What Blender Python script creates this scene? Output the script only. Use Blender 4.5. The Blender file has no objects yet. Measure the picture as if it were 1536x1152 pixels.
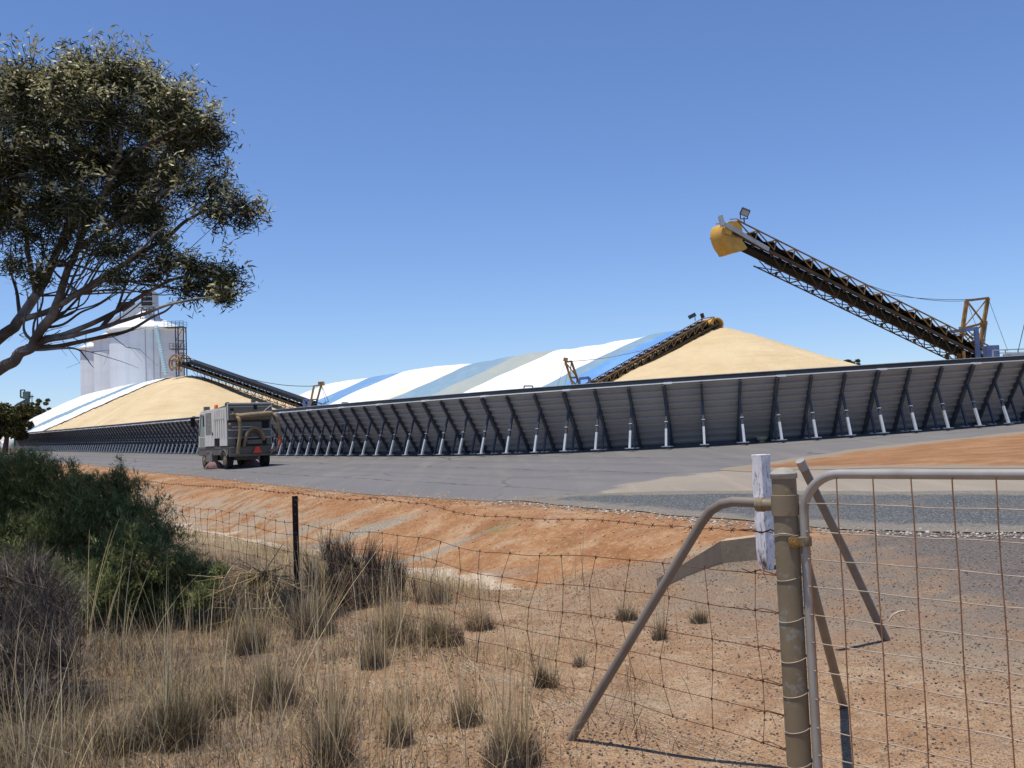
import bpy, bmesh, math, random
import numpy as np
from mathutils import Vector, Matrix
R = math.radians
rng = np.random.default_rng(7)
random.seed(7)
SC = bpy.context.scene
COL = SC.collection

# ------------------------------------------------------------------ camera model
EYE = np.array((0.0, 0.0, 1.65)); F = 1500.0; PITCH = math.atan(82/1500); ROLL = R(2.3)
f_ = np.array((0, math.cos(PITCH), math.sin(PITCH)))
r0 = np.array((1.0, 0, 0)); u0 = np.array((0, -math.sin(PITCH), math.cos(PITCH)))
r_ = r0*math.cos(ROLL) - u0*math.sin(ROLL)
u_ = u0*math.cos(ROLL) + r0*math.sin(ROLL)

def ray(u, v): return f_ + r_*((u-768)/F) - u_*((v-576)/F)
def U(u, v, Y):
    d = ray(u, v); return Vector(EYE + d*(Y/d[1]))
def project(p):
    d = np.array(p) - EYE; z = d @ f_
    return (768 + F*(d @ r_)/z, 576 - F*(d @ u_)/z)
def on_plane(u, v, p0, n):
    d = ray(u, v); p0 = np.array(p0); n = np.array(n)
    return Vector(EYE + d*(((p0-EYE) @ n)/(d @ n)))

# ------------------------------------------------------------------ terrain
A0 = (-3.36, 24.2); UD = (-.559, .829); ND = (-.829, -.559)
def qt(X, Y):
    dx = X-A0[0]; dy = Y-A0[1]
    return dx*ND[0]+dy*ND[1], dx*UD[0]+dy*UD[1]
def sstep(a, b, x):
    t = np.clip((x-a)/(b-a), 0, 1); return t*t*(3-2*t)
def pad(X, Y):
    w = -.34 + .0267*X + .0345*Y
    w = np.where(w > 2.6, 2.6+1.5*np.tanh((w-2.6)/1.5), w)
    return np.where(w < -1.2, -1.2+.6*np.tanh((w+1.2)/.6), w)
def vnoise(X, Y, s, seed=0):
    X = np.asarray(X, float)/s; Y = np.asarray(Y, float)/s
    xi = np.floor(X); yi = np.floor(Y); fx = X-xi; fy = Y-yi
    fx = fx*fx*(3-2*fx); fy = fy*fy*(3-2*fy)
    def h(a, b):
        v = np.sin(a*127.1+b*311.7+seed*74.7)*43758.5453; return v-np.floor(v)
    return (h(xi, yi)*(1-fx)+h(xi+1, yi)*fx)*(1-fy)+(h(xi, yi+1)*(1-fx)+h(xi+1, yi+1)*fx)*fy - .5
def ground(X, Y, detail=True):
    X = np.asarray(X, float); Y = np.asarray(Y, float)
    q, t = qt(X, Y); P = pad(X, Y)
    dr = sstep(-13.2, -10.8, t)                      # drain only beyond the culvert
    qn = q + vnoise(X, Y, 2.2, 3)*.5*dr
    Dz = -.36 + .006*np.clip(t, -15, 60)
    bank = P + (Dz-P)*sstep(.15, 3.0, qn)            # embankment falling to the drain
    near = np.minimum(0.0, 0*q) + .012*np.clip(t+8, 0, 60)
    a = bank + (near-bank)*sstep(3.3, 5.4, qn)
    b = P + (0-P)*sstep(.1, 5.5, q)
    w = a*dr + b*(1-dr)
    # earth banked up against the culvert headwall
    w = np.maximum(w, -.5+.71*np.exp(-(((X-2.1)/2.2)**4+((Y-11.0)/1.7)**4))) if MOUND else w
    if detail:
        k = sstep(-.3, 1.2, q)
        w = w + k*(vnoise(X, Y, 1.1, 1)*.07 + vnoise(X, Y, .45, 2)*.035)
        # washed-out lip on the far side of the drain
        e = np.exp(-(((t-1.5)/5.0)**2))*sstep(1.9, 2.1, qn+vnoise(X, Y, .7, 5)*.5)*(1-sstep(2.3, 3.6, qn))
        w = w - .16*e
    return w
MOUND = True
def gz(x, y): return float(ground(x, y))
def on_ground(u, v):
    d = ray(u, v); lo, hi = .5, 400.0
    s = np.linspace(.5, 260, 6000); X = d[0]*s; Y = d[1]*s; Z = EYE[2]+d[2]*s
    g = ground(X, Y) ; i = np.argmax(Z < g)
    if i == 0: i = len(s)-1
    return Vector((X[i], Y[i], g[i]))

# ------------------------------------------------------------------ object helpers
def tag(o, label=None, cat=None, group=None, kind=None):
    if label: o['label'] = label
    if cat: o['category'] = cat
    if group: o['group'] = group
    if kind: o['kind'] = kind
    return o
def empty(name, loc, label, cat, group=None, rz=0):
    o = bpy.data.objects.new(name, None); COL.objects.link(o)
    o.location = loc; o.rotation_euler = (0, 0, rz); o.empty_display_size = .2
    return tag(o, label, cat, group)
class MB:
    """collects geometry for ONE mesh object"""
    def __init__(s): s.v = []; s.f = []; s.m = []; s.sm = []
    def add(s, verts, faces, mat=0, smooth=False):
        b = len(s.v); s.v += [tuple(p) for p in verts]
        for f in faces: s.f.append(tuple(i+b for i in f)); s.m.append(mat); s.sm.append(smooth)
    def box(s, lo, hi, mat=0, M=None):
        x0, y0, z0 = lo; x1, y1, z1 = hi
        P = [Vector(p) for p in ((x0,y0,z0),(x1,y0,z0),(x1,y1,z0),(x0,y1,z0),(x0,y0,z1),(x1,y0,z1),(x1,y1,z1),(x0,y1,z1))]
        if M is not None: P = [M @ p for p in P]
        s.add(P, [(0,3,2,1),(4,5,6,7),(0,1,5,4),(1,2,6,5),(2,3,7,6),(3,0,4,7)], mat)
    def bar(s, a, b, w, h=None, up=(0,0,1), mat=0):
        a = Vector(a); b = Vector(b); h = h or w; d = (b-a)
        if d.length < 1e-6: return
        d.normalize(); upv = Vector(up)
        x = d.cross(upv)
        if x.length < 1e-4: x = d.cross(Vector((1,0,0)))
        x.normalize(); y = x.cross(d)
        P = []
        for c in (a, b):
            for sx, sy in ((-1,-1),(1,-1),(1,1),(-1,1)): P.append(c + x*(sx*w/2) + y*(sy*h/2))
        s.add(P, [(0,1,2,3),(7,6,5,4),(0,4,5,1),(1,5,6,2),(2,6,7,3),(3,7,4,0)], mat)
    def tube(s, pts, r, n=8, mat=0, cap=True, smooth=True):
        pts = [Vector(p) for p in pts]; k = len(pts)
        rs = list(r) if hasattr(r, '__len__') else [r]*k
        V = []; prev = None
        for i, p in enumerate(pts):
            d = (pts[min(i+1, k-1)] - pts[max(i-1, 0)])
            if d.length < 1e-9: d = Vector((0,0,1))
            d.normalize()
            if prev is None:
                x = d.cross(Vector((0,0,1)))
                if x.length < 1e-3: x = d.cross(Vector((1,0,0)))
            else: x = prev - d*prev.dot(d)
            x.normalize(); prev = x; y = d.cross(x)
            for j in range(n):
                a = 2*math.pi*j/n; V.append(p + (x*math.cos(a) + y*math.sin(a))*rs[i])
        Fc = []
        for i in range(k-1):
            for j in range(n):
                Fc.append((i*n+j, i*n+(j+1)%n, (i+1)*n+(j+1)%n, (i+1)*n+j))
        s.add(V, Fc, mat, smooth)
        if cap:
            s.add(V[:n], [tuple(range(n-1,-1,-1))], mat); s.add(V[-n:], [tuple(range(n))], mat)
    def lathe(s, prof, n=32, mat=0, c=(0,0,0), smooth=True):
        c = Vector(c); V = []
        for (r, z) in prof:
            for j in range(n):
                a = 2*math.pi*j/n; V.append(c+Vector((r*math.cos(a), r*math.sin(a), z)))
        Fc = [(i*n+j, i*n+(j+1)%n, (i+1)*n+(j+1)%n, (i+1)*n+j) for i in range(len(prof)-1) for j in range(n)]
        s.add(V, Fc, mat, smooth)
    def prism(s, poly, vec, mat=0, smooth=False):
        poly = [Vector(p) for p in poly]; vec = Vector(vec); n = len(poly)
        s.add(poly, [tuple(range(n))], mat); s.add([p+vec for p in poly], [tuple(range(n-1,-1,-1))], mat)
        V = poly + [p+vec for p in poly]
        s.add(V, [(i, n+i, n+(i+1)%n, (i+1)%n) for i in range(n)], mat, smooth)
    def build(s, name, mats, parent=None, bevel=0):
        me = bpy.data.meshes.new(name); me.from_pydata(s.v, [], s.f)
        for m in (mats if isinstance(mats, (list, tuple)) else [mats]): me.materials.append(m)
        me.polygons.foreach_set('material_index', s.m); me.polygons.foreach_set('use_smooth', s.sm)
        bm = bmesh.new(); bm.from_mesh(me); bmesh.ops.recalc_face_normals(bm, faces=bm.faces); bm.to_mesh(me); bm.free()
        me.update()
        o = bpy.data.objects.new(name, me); COL.objects.link(o)
        if parent: o.parent = parent
        if bevel:
            b = o.modifiers.new('bevel', 'BEVEL'); b.width = bevel; b.segments = 2; b.limit_method = 'ANGLE'; b.angle_limit = R(40)
        return o
def npmesh(name, V, Fq, mats, parent=None, smooth=False, midx=None):
    """numpy quads/tris -> object"""
    me = bpy.data.meshes.new(name); V = np.asarray(V, np.float32); Fq = np.asarray(Fq, np.int32)
    n, k = Fq.shape
    me.vertices.add(len(V)); me.vertices.foreach_set('co', V.ravel())
    me.loops.add(n*k); me.loops.foreach_set('vertex_index', Fq.ravel())
    me.polygons.add(n); me.polygons.foreach_set('loop_start', np.arange(0, n*k, k, dtype=np.int32))
    me.polygons.foreach_set('loop_total', np.full(n, k, np.int32))
    if midx is not None: me.polygons.foreach_set('material_index', np.asarray(midx, np.int32))
    me.polygons.foreach_set('use_smooth', np.full(n, smooth, bool))
    for m in (mats if isinstance(mats, (list, tuple)) else [mats]): me.materials.append(m)
    me.update(calc_edges=True); me.validate()
    o = bpy.data.objects.new(name, me); COL.objects.link(o)
    if parent: o.parent = parent
    return o
def local(o, pts):   # world points into the frame of an empty with location + rz
    c, s_ = math.cos(-o.rotation_euler[2]), math.sin(-o.rotation_euler[2])
    out = []
    for p in pts:
        d = Vector(p) - o.location; out.append(Vector((d.x*c-d.y*s_, d.x*s_+d.y*c, d.z)))
    return out

# ------------------------------------------------------------------ node helper
class NG:
    def __init__(s, name, rough=.8, spec=.3, metal=0):
        s.mat = bpy.data.materials.new(name); s.mat.use_nodes = True; s.t = s.mat.node_tree
        s.b = s.t.nodes['Principled BSDF']; s.out = s.t.nodes['Material Output']
        s.b.inputs['Roughness'].default_value = rough; s.b.inputs['Specular IOR Level'].default_value = spec
        s.b.inputs['Metallic'].default_value = metal
        s._pos = None
    def n(s, typ): return s.t.nodes.new(typ)
    def l(s, a, b): s.t.links.new(a, b)
    def set(s, sock, val):
        if hasattr(val, 'is_linked'): s.l(val, sock)
        elif isinstance(val, (tuple, list)) and len(val) == 3 and sock.type == 'RGBA': sock.default_value = (*val, 1)
        else: sock.default_value = val
    def pos(s):
        if s._pos is None: s._pos = s.n('ShaderNodeNewGeometry').outputs['Position']
        return s._pos
    def obj(s): return s.n('ShaderNodeTexCoord').outputs['Object']
    def island(s): return s.n('ShaderNodeNewGeometry').outputs['Random Per Island']
    def mapping(s, vec, scale=(1,1,1), rot=(0,0,0)):
        m = s.n('ShaderNodeMapping'); s.l(vec, m.inputs['Vector'])
        m.inputs['Scale'].default_value = scale; m.inputs['Rotation'].default_value = rot; return m.outputs[0]
    def noise(s, scale, detail=4, rough=.55, vec=None, dist=0):
        k = s.n('ShaderNodeTexNoise'); s.l(vec if vec is not None else s.pos(), k.inputs['Vector'])
        k.inputs['Scale'].default_value = scale; k.inputs['Detail'].default_value = detail
        k.inputs['Roughness'].default_value = rough; k.inputs['Distortion'].default_value = dist
        return k.outputs['Fac']
    def voro(s, scale, vec=None, out='Distance', rnd=1):
        k = s.n('ShaderNodeTexVoronoi'); s.l(vec if vec is not None else s.pos(), k.inputs['Vector'])
        k.inputs['Scale'].default_value = scale; k.inputs['Randomness'].default_value = rnd; return k.outputs[out]
    def math(s, op, a, b=0.0, c=None, clamp=False):
        k = s.n('ShaderNodeMath'); k.operation = op; k.use_clamp = clamp
        s.set(k.inputs[0], a); s.set(k.inputs[1], b)
        if c is not None: s.set(k.inputs[2], c)
        return k.outputs[0]
    def step(s, x, a, b, lo=0.0, hi=1.0):
        k = s.n('ShaderNodeMapRange'); k.interpolation_type = 'SMOOTHSTEP'
        s.set(k.inputs[0], x); k.inputs[1].default_value = a; k.inputs[2].default_value = b
        k.inputs[3].default_value = lo; k.inputs[4].default_value = hi; return k.outputs[0]
    def mix(s, fac, a, b, mode='MIX'):
        k = s.n('ShaderNodeMix'); k.data_type = 'RGBA'; k.blend_type = mode; k.clamp_factor = True
        s.set(k.inputs[0], fac); s.set(k.inputs[6], a); s.set(k.inputs[7], b); return k.outputs[2]
    def ramp(s, fac, stops):
        k = s.n('ShaderNodeValToRGB'); s.set(k.inputs[0], fac); e = k.color_ramp.elements
        while len(e) < len(stops): e.new(.5)
        for i, (p, c) in enumerate(stops): e[i].position = p; e[i].color = (*c, 1)
        return k.outputs[0]
    def dot(s, vec, d):
        k = s.n('ShaderNodeVectorMath'); k.operation = 'DOT_PRODUCT'; s.l(vec, k.inputs[0]); k.inputs[1].default_value = d
        return k.outputs['Value']
    def color(s, c): s.set(s.b.inputs['Base Color'], c); return s
    def bump(s, h, strength=.3, dist=.02):
        k = s.n('ShaderNodeBump'); s.l(h, k.inputs['Height']); k.inputs['Strength'].default_value = strength
        k.inputs['Distance'].default_value = dist; s.l(k.outputs[0], s.b.inputs['Normal']); return s
def plain(name, c, var=.12, scale=3.0, rough=.6, spec=.3, metal=0, bump=0, dirt=None, dirt_amt=.5, dscale=2.0):
    g = NG(name, rough, spec, metal); v = g.obj()
    n1 = g.noise(scale, 5, .6, v)
    lo = tuple(x*(1-var) for x in c); hi = tuple(min(1, x*(1+var)) for x in c)
    col = g.ramp(n1, [(.3, lo), (.7, hi)])
    if dirt:
        n2 = g.noise(dscale, 6, .65, v); col = g.mix(g.step(n2, .48, .72, 0, dirt_amt), col, dirt)
    g.color(col)
    if bump: g.bump(g.noise(scale*6, 4, .6, v), bump, .01)
    return g.mat
# ------------------------------------------------------------------ materials
M = {}
def soil_material():
    g = NG('soil', .95, .1); p = g.pos()
    off = g.n('ShaderNodeVectorMath'); off.operation = 'SUBTRACT'; g.l(p, off.inputs[0]); off.inputs[1].default_value = (A0[0], A0[1], 0)
    q = g.dot(off.outputs[0], (ND[0], ND[1], 0)); t = g.dot(off.outputs[0], (UD[0], UD[1], 0))
    nb = g.noise(.45, 5, .6); nm = g.noise(2.2, 5, .6); nf = g.noise(14, 4, .65); ng = g.noise(60, 3, .6)
    qn = g.math('ADD', q, g.math('MULTIPLY', g.math('SUBTRACT', nb, .5), 2.4))
    qn = g.math('ADD', qn, g.math('MULTIPLY', g.math('SUBTRACT', nm, .5), .8))
    # near soil: pinkish tan, paler patches, dark gravel, straw litter
    near = g.ramp(nm, [(.28, (.265,.145,.07)), (.5, (.35,.21,.11)), (.72, (.44,.31,.19))])
    near = g.mix(g.step(nb, .52, .66, 0, .55), near, (.36,.29,.20))
    peb = g.voro(27, None, 'Distance'); pebc = g.voro(27, None, 'Color')
    pm = g.math('MULTIPLY', g.step(peb, .30, .22), g.step(g.noise(1.3, 3), .34, .52))
    near = g.mix(g.math('MULTIPLY', pm, .75), near, g.mix(g.dot(pebc, (.6,.3,.1)), (.075,.06,.055), (.23,.17,.14)))
    grit = g.noise(95, 2, .7)
    near = g.mix(g.step(grit, .48, .60, 0, .75), near, (.115,.085,.066))
    sp2 = g.voro(75, None, 'Distance'); near = g.mix(g.math('MULTIPLY', g.step(sp2, .30, .2), g.step(g.noise(5, 4, .7), .34, .52, .3, 1)), near, (.06,.05,.045))
    near = g.mix(g.step(g.noise(70, 2, .7, g.mapping(p, (1,1,1), (0,0,.6))), .62, .70, 0, .6), near, (.58,.47,.33))
    near = g.mix(g.step(g.noise(9, 5, .7), .54, .66, 0, .55), near, (.40,.32,.22))
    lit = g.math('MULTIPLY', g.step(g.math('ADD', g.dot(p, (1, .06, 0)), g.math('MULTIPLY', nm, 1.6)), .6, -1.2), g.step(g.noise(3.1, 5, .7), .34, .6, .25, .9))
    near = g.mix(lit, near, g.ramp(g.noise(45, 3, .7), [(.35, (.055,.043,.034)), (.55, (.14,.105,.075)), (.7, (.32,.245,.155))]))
    # orange embankment
    ban = g.ramp(g.noise(1.1, 5, .65), [(.3, (.22,.095,.038)), (.5, (.31,.155,.068)), (.68, (.40,.26,.145))])
    ban = g.mix(g.step(nf, .48, .7, 0, .6), ban, (.45,.32,.20))
    ban = g.mix(g.step(g.noise(4.5, 5, .7), .52, .68, 0, .6), ban, (.22,.10,.045))
    ban = g.mix(g.step(ng, .52, .66, 0, .6), ban, (.13,.07,.04))
    ban = g.mix(g.step(g.noise(.75, 5, .65), .54, .66, 0, .4), ban, (.46,.36,.25))
    # grey gravel washed down the slope in bands
    bandv = g.n('ShaderNodeCombineXYZ'); g.l(g.math('MULTIPLY', g.math('ADD', t, g.math('MULTIPLY', q, -.9)), .55), bandv.inputs[0])
    g.l(g.math('MULTIPLY', q, .12), bandv.inputs[1])
    bands = g.noise(1.0, 3, .6, bandv.outputs[0])
    gm = g.math('MULTIPLY', g.step(bands, .55, .64), g.step(qn, .6, 1.6))
    gcol = g.ramp(g.voro(30, None, 'Distance'), [(.1, (.40,.36,.28)), (.6, (.20,.18,.14))])
    ban = g.mix(g.math('MULTIPLY', gm, .9), ban, gcol)
    far_gray = g.math('MULTIPLY', g.step(t, -4, 3), g.step(qn, .9, 1.8))
    ban = g.mix(g.math('MULTIPLY', far_gray, g.step(nm, .38, .6)), ban, (.30,.235,.165))
    grn = g.math('MULTIPLY', g.step(g.noise(.9, 4, .6), .60, .68), g.step(qn, .8, 1.6))
    ban = g.mix(g.math('MULTIPLY', grn, .30), ban, (.15,.17,.06))
    # pale sand in the bed of the drain
    sand = g.ramp(nf, [(.3, (.40,.30,.20)), (.7, (.56,.46,.34))])
    drain = g.math('MULTIPLY', g.step(qn, 2.75, 3.0), g.step(qn, 3.6, 3.25))
    drain = g.math('MULTIPLY', drain, g.step(t, -13.2, -12.0))
    dry = g.ramp(g.noise(25, 4, .7), [(.3, (.27,.19,.10)), (.55, (.44,.34,.20)), (.75, (.56,.46,.29))])
    near = g.mix(g.math('MULTIPLY', g.step(qn, 6.2, 4.4), g.step(t, -12.5, -9, 0, .8)), near, dry)
    onbank = g.math('MULTIPLY', g.step(qn, 3.4, 2.9), g.step(t, -14.4, -12.6))
    col = g.mix(onbank, near, ban); col = g.mix(drain, col, sand)
    # driveway apron: dark loose stone
    apr = g.math('MULTIPLY', g.step(q, 5.8, 2.8), g.step(t, -12.8, -14.2))
    acol = g.ramp(g.voro(34, None, 'Distance'), [(.05, (.30,.23,.17)), (.45, (.15,.125,.10))])
    col = g.mix(g.math('MULTIPLY', apr, g.step(nm, .3, .62, .25, .95)), col, acol)
    dw = g.math('MULTIPLY', g.step(g.math('ADD', g.dot(p, (1,-.05,0)), g.math('MULTIPLY', nm, 1.4)), 3.9, 5.0), g.step(t, -12.8, -14.2))
    col = g.mix(g.math('MULTIPLY', dw, .85), col, g.ramp(g.voro(30, None, 'Distance'), [(.05, (.24,.20,.17)), (.5, (.10,.09,.085))]))
    # far country
    col = g.mix(g.step(q, -12, -30), col, g.ramp(nb, [(.35, (.30,.20,.11)), (.65, (.40,.31,.18))]))
    g.color(col)
    hh = g.math('ADD', g.math('MULTIPLY', ng, .5), g.math('ADD', g.math('MULTIPLY', nf, .8), g.math('MULTIPLY', g.step(peb, .3, .0), .7)))
    g.bump(hh, .55, .03)
    return g.mat
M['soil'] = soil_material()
def feather(g, c, under, amt=1.6):
    at = g.n('ShaderNodeAttribute'); at.attribute_name = 'edge'
    e = g.math('SUBTRACT', at.outputs['Fac'], g.math('MULTIPLY', g.math('SUBTRACT', g.math('ADD', g.math('MULTIPLY', g.noise(1.1, 6, .7), .6), g.math('MULTIPLY', g.noise(.35, 3, .6), .4)), .36), amt*2))
    return g.mix(g.step(e, .05, .45), under, c)
def asphalt(name, lo, hi, patch, speck, under=None):
    g = NG(name, .9, .2); n1 = g.noise(.12, 5, .6); n2 = g.noise(1.6, 5, .65); n3 = g.noise(40, 3, .6)
    c = g.ramp(n1, [(.3, lo), (.7, hi)])
    streak = g.noise(1, 4, .6, g.mapping(g.pos(), (1.4, .10, 1), (0, 0, R(-34))))
    c = g.mix(g.step(streak, .45, .7, 0, .5), c, patch)
    c = g.mix(g.step(n2, .5, .8, 0, .35), c, patch)
    c = g.mix(g.step(n3, .52, .7, 0, .4), c, speck)
    if under: c = feather(g, c, under)
    else:
        off = g.n('ShaderNodeVectorMath'); off.operation = 'SUBTRACT'; g.l(g.pos(), off.inputs[0]); off.inputs[1].default_value = (A0[0], A0[1], 0); q = g.dot(off.outputs[0], (ND[0], ND[1], 0)); t = g.dot(off.outputs[0], (UD[0], UD[1], 0))
        wob = g.math('MULTIPLY', g.noise(.5, 4, .6), .9)
        for q0, wd in ((-2.6, .035), (-6.4, .05), (-10.5, .06)):
            ln = g.math('ABSOLUTE', g.math('ADD', g.math('SUBTRACT', q, q0), g.math('SUBTRACT', wob, .45))); c = g.mix(g.math('MULTIPLY', g.step(ln, wd*2, wd*.6), g.step(n2, .35, .6, .2, .8)), c, (.05,.047,.045))
        for q0 in (-3.6, -5.2, -7.6, -9.2):
            ln = g.math('ABSOLUTE', g.math('ADD', g.math('SUBTRACT', q, q0), g.math('MULTIPLY', g.noise(.06, 2), 1.5))); c = g.mix(g.step(ln, .5, .05, 0, .28), c, (.105,.10,.097))
        vd = g.voro(.16, g.mapping(g.pos(), (1, 1, 0)), 'Distance'); cr = g.n('ShaderNodeTexVoronoi'); cr.feature = 'DISTANCE_TO_EDGE'; wv = g.n('ShaderNodeVectorMath'); wv.operation = 'ADD'; g.l(g.pos(), wv.inputs[0]); nv = g.n('ShaderNodeTexNoise'); nv.inputs['Scale'].default_value = .8; g.l(g.pos(), nv.inputs['Vector']); g.l(nv.outputs['Color'], wv.inputs[1]); g.l(wv.outputs[0], cr.inputs['Vector']); cr.inputs['Scale'].default_value = .11
        c = g.mix(g.math('MULTIPLY', g.step(cr.outputs['Distance'], .007, .003), g.step(n1, .45, .6, 0, .7)), c, (.05,.047,.045))
    g.color(c); g.bump(n3, .25, .01); return g.mat
M['asphalt'] = asphalt('asphalt', (.14,.132,.125), (.18,.168,.157), (.215,.192,.165), (.10,.094,.088))
M['dusty'] = asphalt('dusty_bitumen', (.235,.20,.155), (.30,.255,.195), (.38,.31,.23), (.17,.145,.12), (.165,.153,.142))
def gravel():
    g = NG('blue_metal_gravel', .9, .25); d = g.voro(45, None, 'Distance'); c = g.voro(45, None, 'Color')
    v = g.dot(c, (.5,.3,.2))
    col = g.ramp(v, [(.2, (.055,.06,.06)), (.55, (.115,.12,.118)), (.80, (.19,.185,.175)), (.93, (.40,.38,.34))])
    col = g.mix(g.step(g.noise(.9, 4), .5, .75, 0, .35), col, (.24,.19,.14))
    col = feather(g, col, (.23,.20,.16), 1.2)
    g.color(col); g.bump(g.step(d, .6, 0), .8, .03); return g.mat
M['gravel'] = gravel()
def orange_dirt():
    g = NG('red_dirt', .95, .1); s = g.noise(.9, 6, .7, g.mapping(g.pos(), (.8, 1.3, 1), (0,0,R(8))))
    c = g.ramp(s, [(.32, (.21,.105,.048)), (.5, (.29,.15,.072)), (.7, (.37,.225,.125))])
    c = g.mix(g.step(g.noise(30, 3), .55, .7, 0, .35), c, (.22,.10,.05)); c = g.mix(g.step(g.noise(6, 5, .7), .5, .66, 0, .5), c, (.24,.13,.07)); c = feather(g, c, (.255,.205,.15), 1.5); g.color(c); g.bump(g.noise(18, 4), .4, .03); return g.mat
M['red_dirt'] = orange_dirt()

def grain():
    g = NG('grain', .85, .15); p = g.pos()
    n1 = g.noise(.22, 5, .6); n2 = g.noise(1.2, 5, .7); n3 = g.noise(9, 4, .7)
    c = g.ramp(n1, [(.3, (.57,.43,.24)), (.7, (.67,.525,.315))])
    c = g.mix(g.step(n2, .5, .75, 0, .35), c, (.70,.56,.35)); c = g.mix(g.step(n3, .5, .75, 0, .3), c, (.48,.34,.17))
    led = g.noise(1, 5, .65, g.mapping(p, (.25,.25,2.6))); c = g.mix(g.step(led, .5, .66, 0, .35), c, (.50,.36,.18)); c = g.mix(g.step(g.noise(1, 4, .6, g.mapping(p, (.5,.5,.12))), .52, .68, 0, .3), c, (.72,.58,.36))
    g.color(c); g.bump(g.math('ADD', g.math('MULTIPLY', led, 2.0), g.math('ADD', n3, g.math('MULTIPLY', n2, 1.5))), .6, .16); return g.mat
M['grain'] = grain()
def tarp(name, c, stain, amt=.5):
    g = NG(name, .55, .3); n = g.noise(.35, 5, .65); w = g.noise(1, 4, .6, g.mapping(g.pos(), (.9,.25,.4), (0,0,R(-36))))
    col = g.mix(g.step(g.math('ADD', g.math('MULTIPLY', n, .5), g.math('MULTIPLY', w, .5)), .46, .62, 0, amt), c, stain)
    g.color(col); g.bump(w, .5, .25); return g.mat
M['tarp_white'] = tarp('tarp_white', (.80,.81,.79), (.72,.68,.58), .5)
M['tarp_cream'] = tarp('tarp_cream', (.76,.72,.60), (.62,.53,.36), .6)
M['tarp_blue'] = tarp('tarp_blue', (.15,.28,.46), (.22,.37,.52), .6)
M['tarp_teal'] = tarp('tarp_teal', (.19,.29,.36), (.27,.36,.40), .6)
M['tarp_grey'] = tarp('tarp_grey', (.33,.36,.32), (.42,.39,.29), .6)
M['tarp_bright'] = tarp('tarp_bright_blue', (.12,.28,.54), (.20,.40,.66), .5)

def steel_panel():
    g = NG('galvanised_sheet', .5, .4, .1); v = g.obj()
    n = g.noise(.5, 5, .6); st = g.noise(1, 4, .6, g.mapping(g.pos(), (3,3,.4)))
    c = g.ramp(n, [(.3, (.28,.252,.23)), (.7, (.37,.338,.31))])
    c = g.mix(g.step(st, .5, .75, 0, .35), c, (.28,.24,.21)); g.color(c); return g.mat
M['panel'] = steel_panel()
M['steel'] = plain('dark_galvanised_steel', (.06,.066,.08), .15, 2, .5, .4, .2, dirt=(.12,.09,.07), dirt_amt=.4)
M['pale_strut'] = plain('pale_galvanised_steel', (.50,.52,.53), .12, 3, .45, .4, .2, dirt=(.34,.30,.26), dirt_amt=.4)
M['flange'] = plain('zinc_flange', (.82,.82,.80), .1, 2, .5, .4, .1)
M['lip'] = plain('dark_lip_board', (.018,.02,.023), .2, 1, .6, .3)
M['silo'] = None
def silo():
    g = NG('silo_render', .75, .2); n = g.noise(.12, 5, .6); w = g.noise(1, 4, .6, g.mapping(g.pos(), (.6,.6,.05)))
    lift = g.noise(1, 2, .5, g.mapping(g.pos(), (.02,.02,.55)))
    c = g.ramp(n, [(.3, (.72,.76,.79)), (.7, (.79,.82,.84))]); c = g.mix(g.step(w, .5, .7, 0, .3), c, (.54,.55,.56))
    c = g.mix(g.step(lift, .5, .6, 0, .12), c, (.52,.53,.55)); g.color(c); return g.mat
M['silo'] = silo()
M['white'] = plain('white_paint', (.80,.80,.78), .05, 1.5, .5, .3)
M['galv'] = plain('galvanised', (.42,.44,.45), .12, 3, .45, .4, .2, dirt=(.28,.25,.22), dirt_amt=.4)
M['black_steel'] = plain('dark_steel', (.045,.045,.05), .2, 3, .6, .3)
M['rust'] = plain('rusty_yellow_paint', (.30,.17,.055), .35, 2.5, .7, .2, dirt=(.12,.055,.025), dirt_amt=.8, dscale=1.6)
M['yellow'] = plain('yellow_paint', (.60,.34,.06), .15, 1.5, .55, .3, dirt=(.38,.19,.04), dirt_amt=.6, dscale=1.2)
M['stringer'] = plain('brown_stringer', (.085,.058,.034), .3, 1.5, .75, .2, dirt=(.05,.035,.028), dirt_amt=.7)
M['belt'] = plain('black_rubber', (.010,.010,.011), .3, 2, .8, .08)
M['bluepaint'] = plain('blue_grey_paint', (.10,.14,.27), .2, 2, .5, .3, dirt=(.20,.20,.24), dirt_amt=.4)
M['rubber'] = plain('tyre_rubber', (.02,.02,.02), .3, 8, .85, .15)
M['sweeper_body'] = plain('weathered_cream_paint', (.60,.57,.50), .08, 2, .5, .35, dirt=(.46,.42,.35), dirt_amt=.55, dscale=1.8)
M['sweeper_rear'] = plain('dark_grey_paint', (.165,.148,.122), .15, 2, .6, .3, dirt=(.14,.12,.095), dirt_amt=.75, dscale=2.2)  # grey for hopper and housings, much darker than the side panels
M['sweeper_base'] = plain('dirty_chassis', (.15,.13,.105), .2, 2, .75, .2, dirt=(.06,.05,.04), dirt_amt=.6)
M['hose'] = plain('tan_ribbed_hose', (.24,.175,.10), .2, 6, .7, .2, dirt=(.16,.11,.06), dirt_amt=.5)
M['dark'] = plain('soot_black', (.016,.016,.017), .2, 4, .7, .2)
M['glass'] = plain('dark_glass', (.03,.04,.045), .1, 2, .08, .6)
M['red'] = plain('red_reflective', (.70,.06,.02), .08, 2, .4, .4)
M['redhose'] = plain('faded_red_hose', (.38,.09,.05), .2, 6, .6, .2)
M['orange'] = plain('orange_lens', (.85,.18,.02), .05, 2, .3, .5)
M['bristle'] = plain('pink_brush_bristle', (.22,.13,.125), .3, 20, .9, .1)
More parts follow.
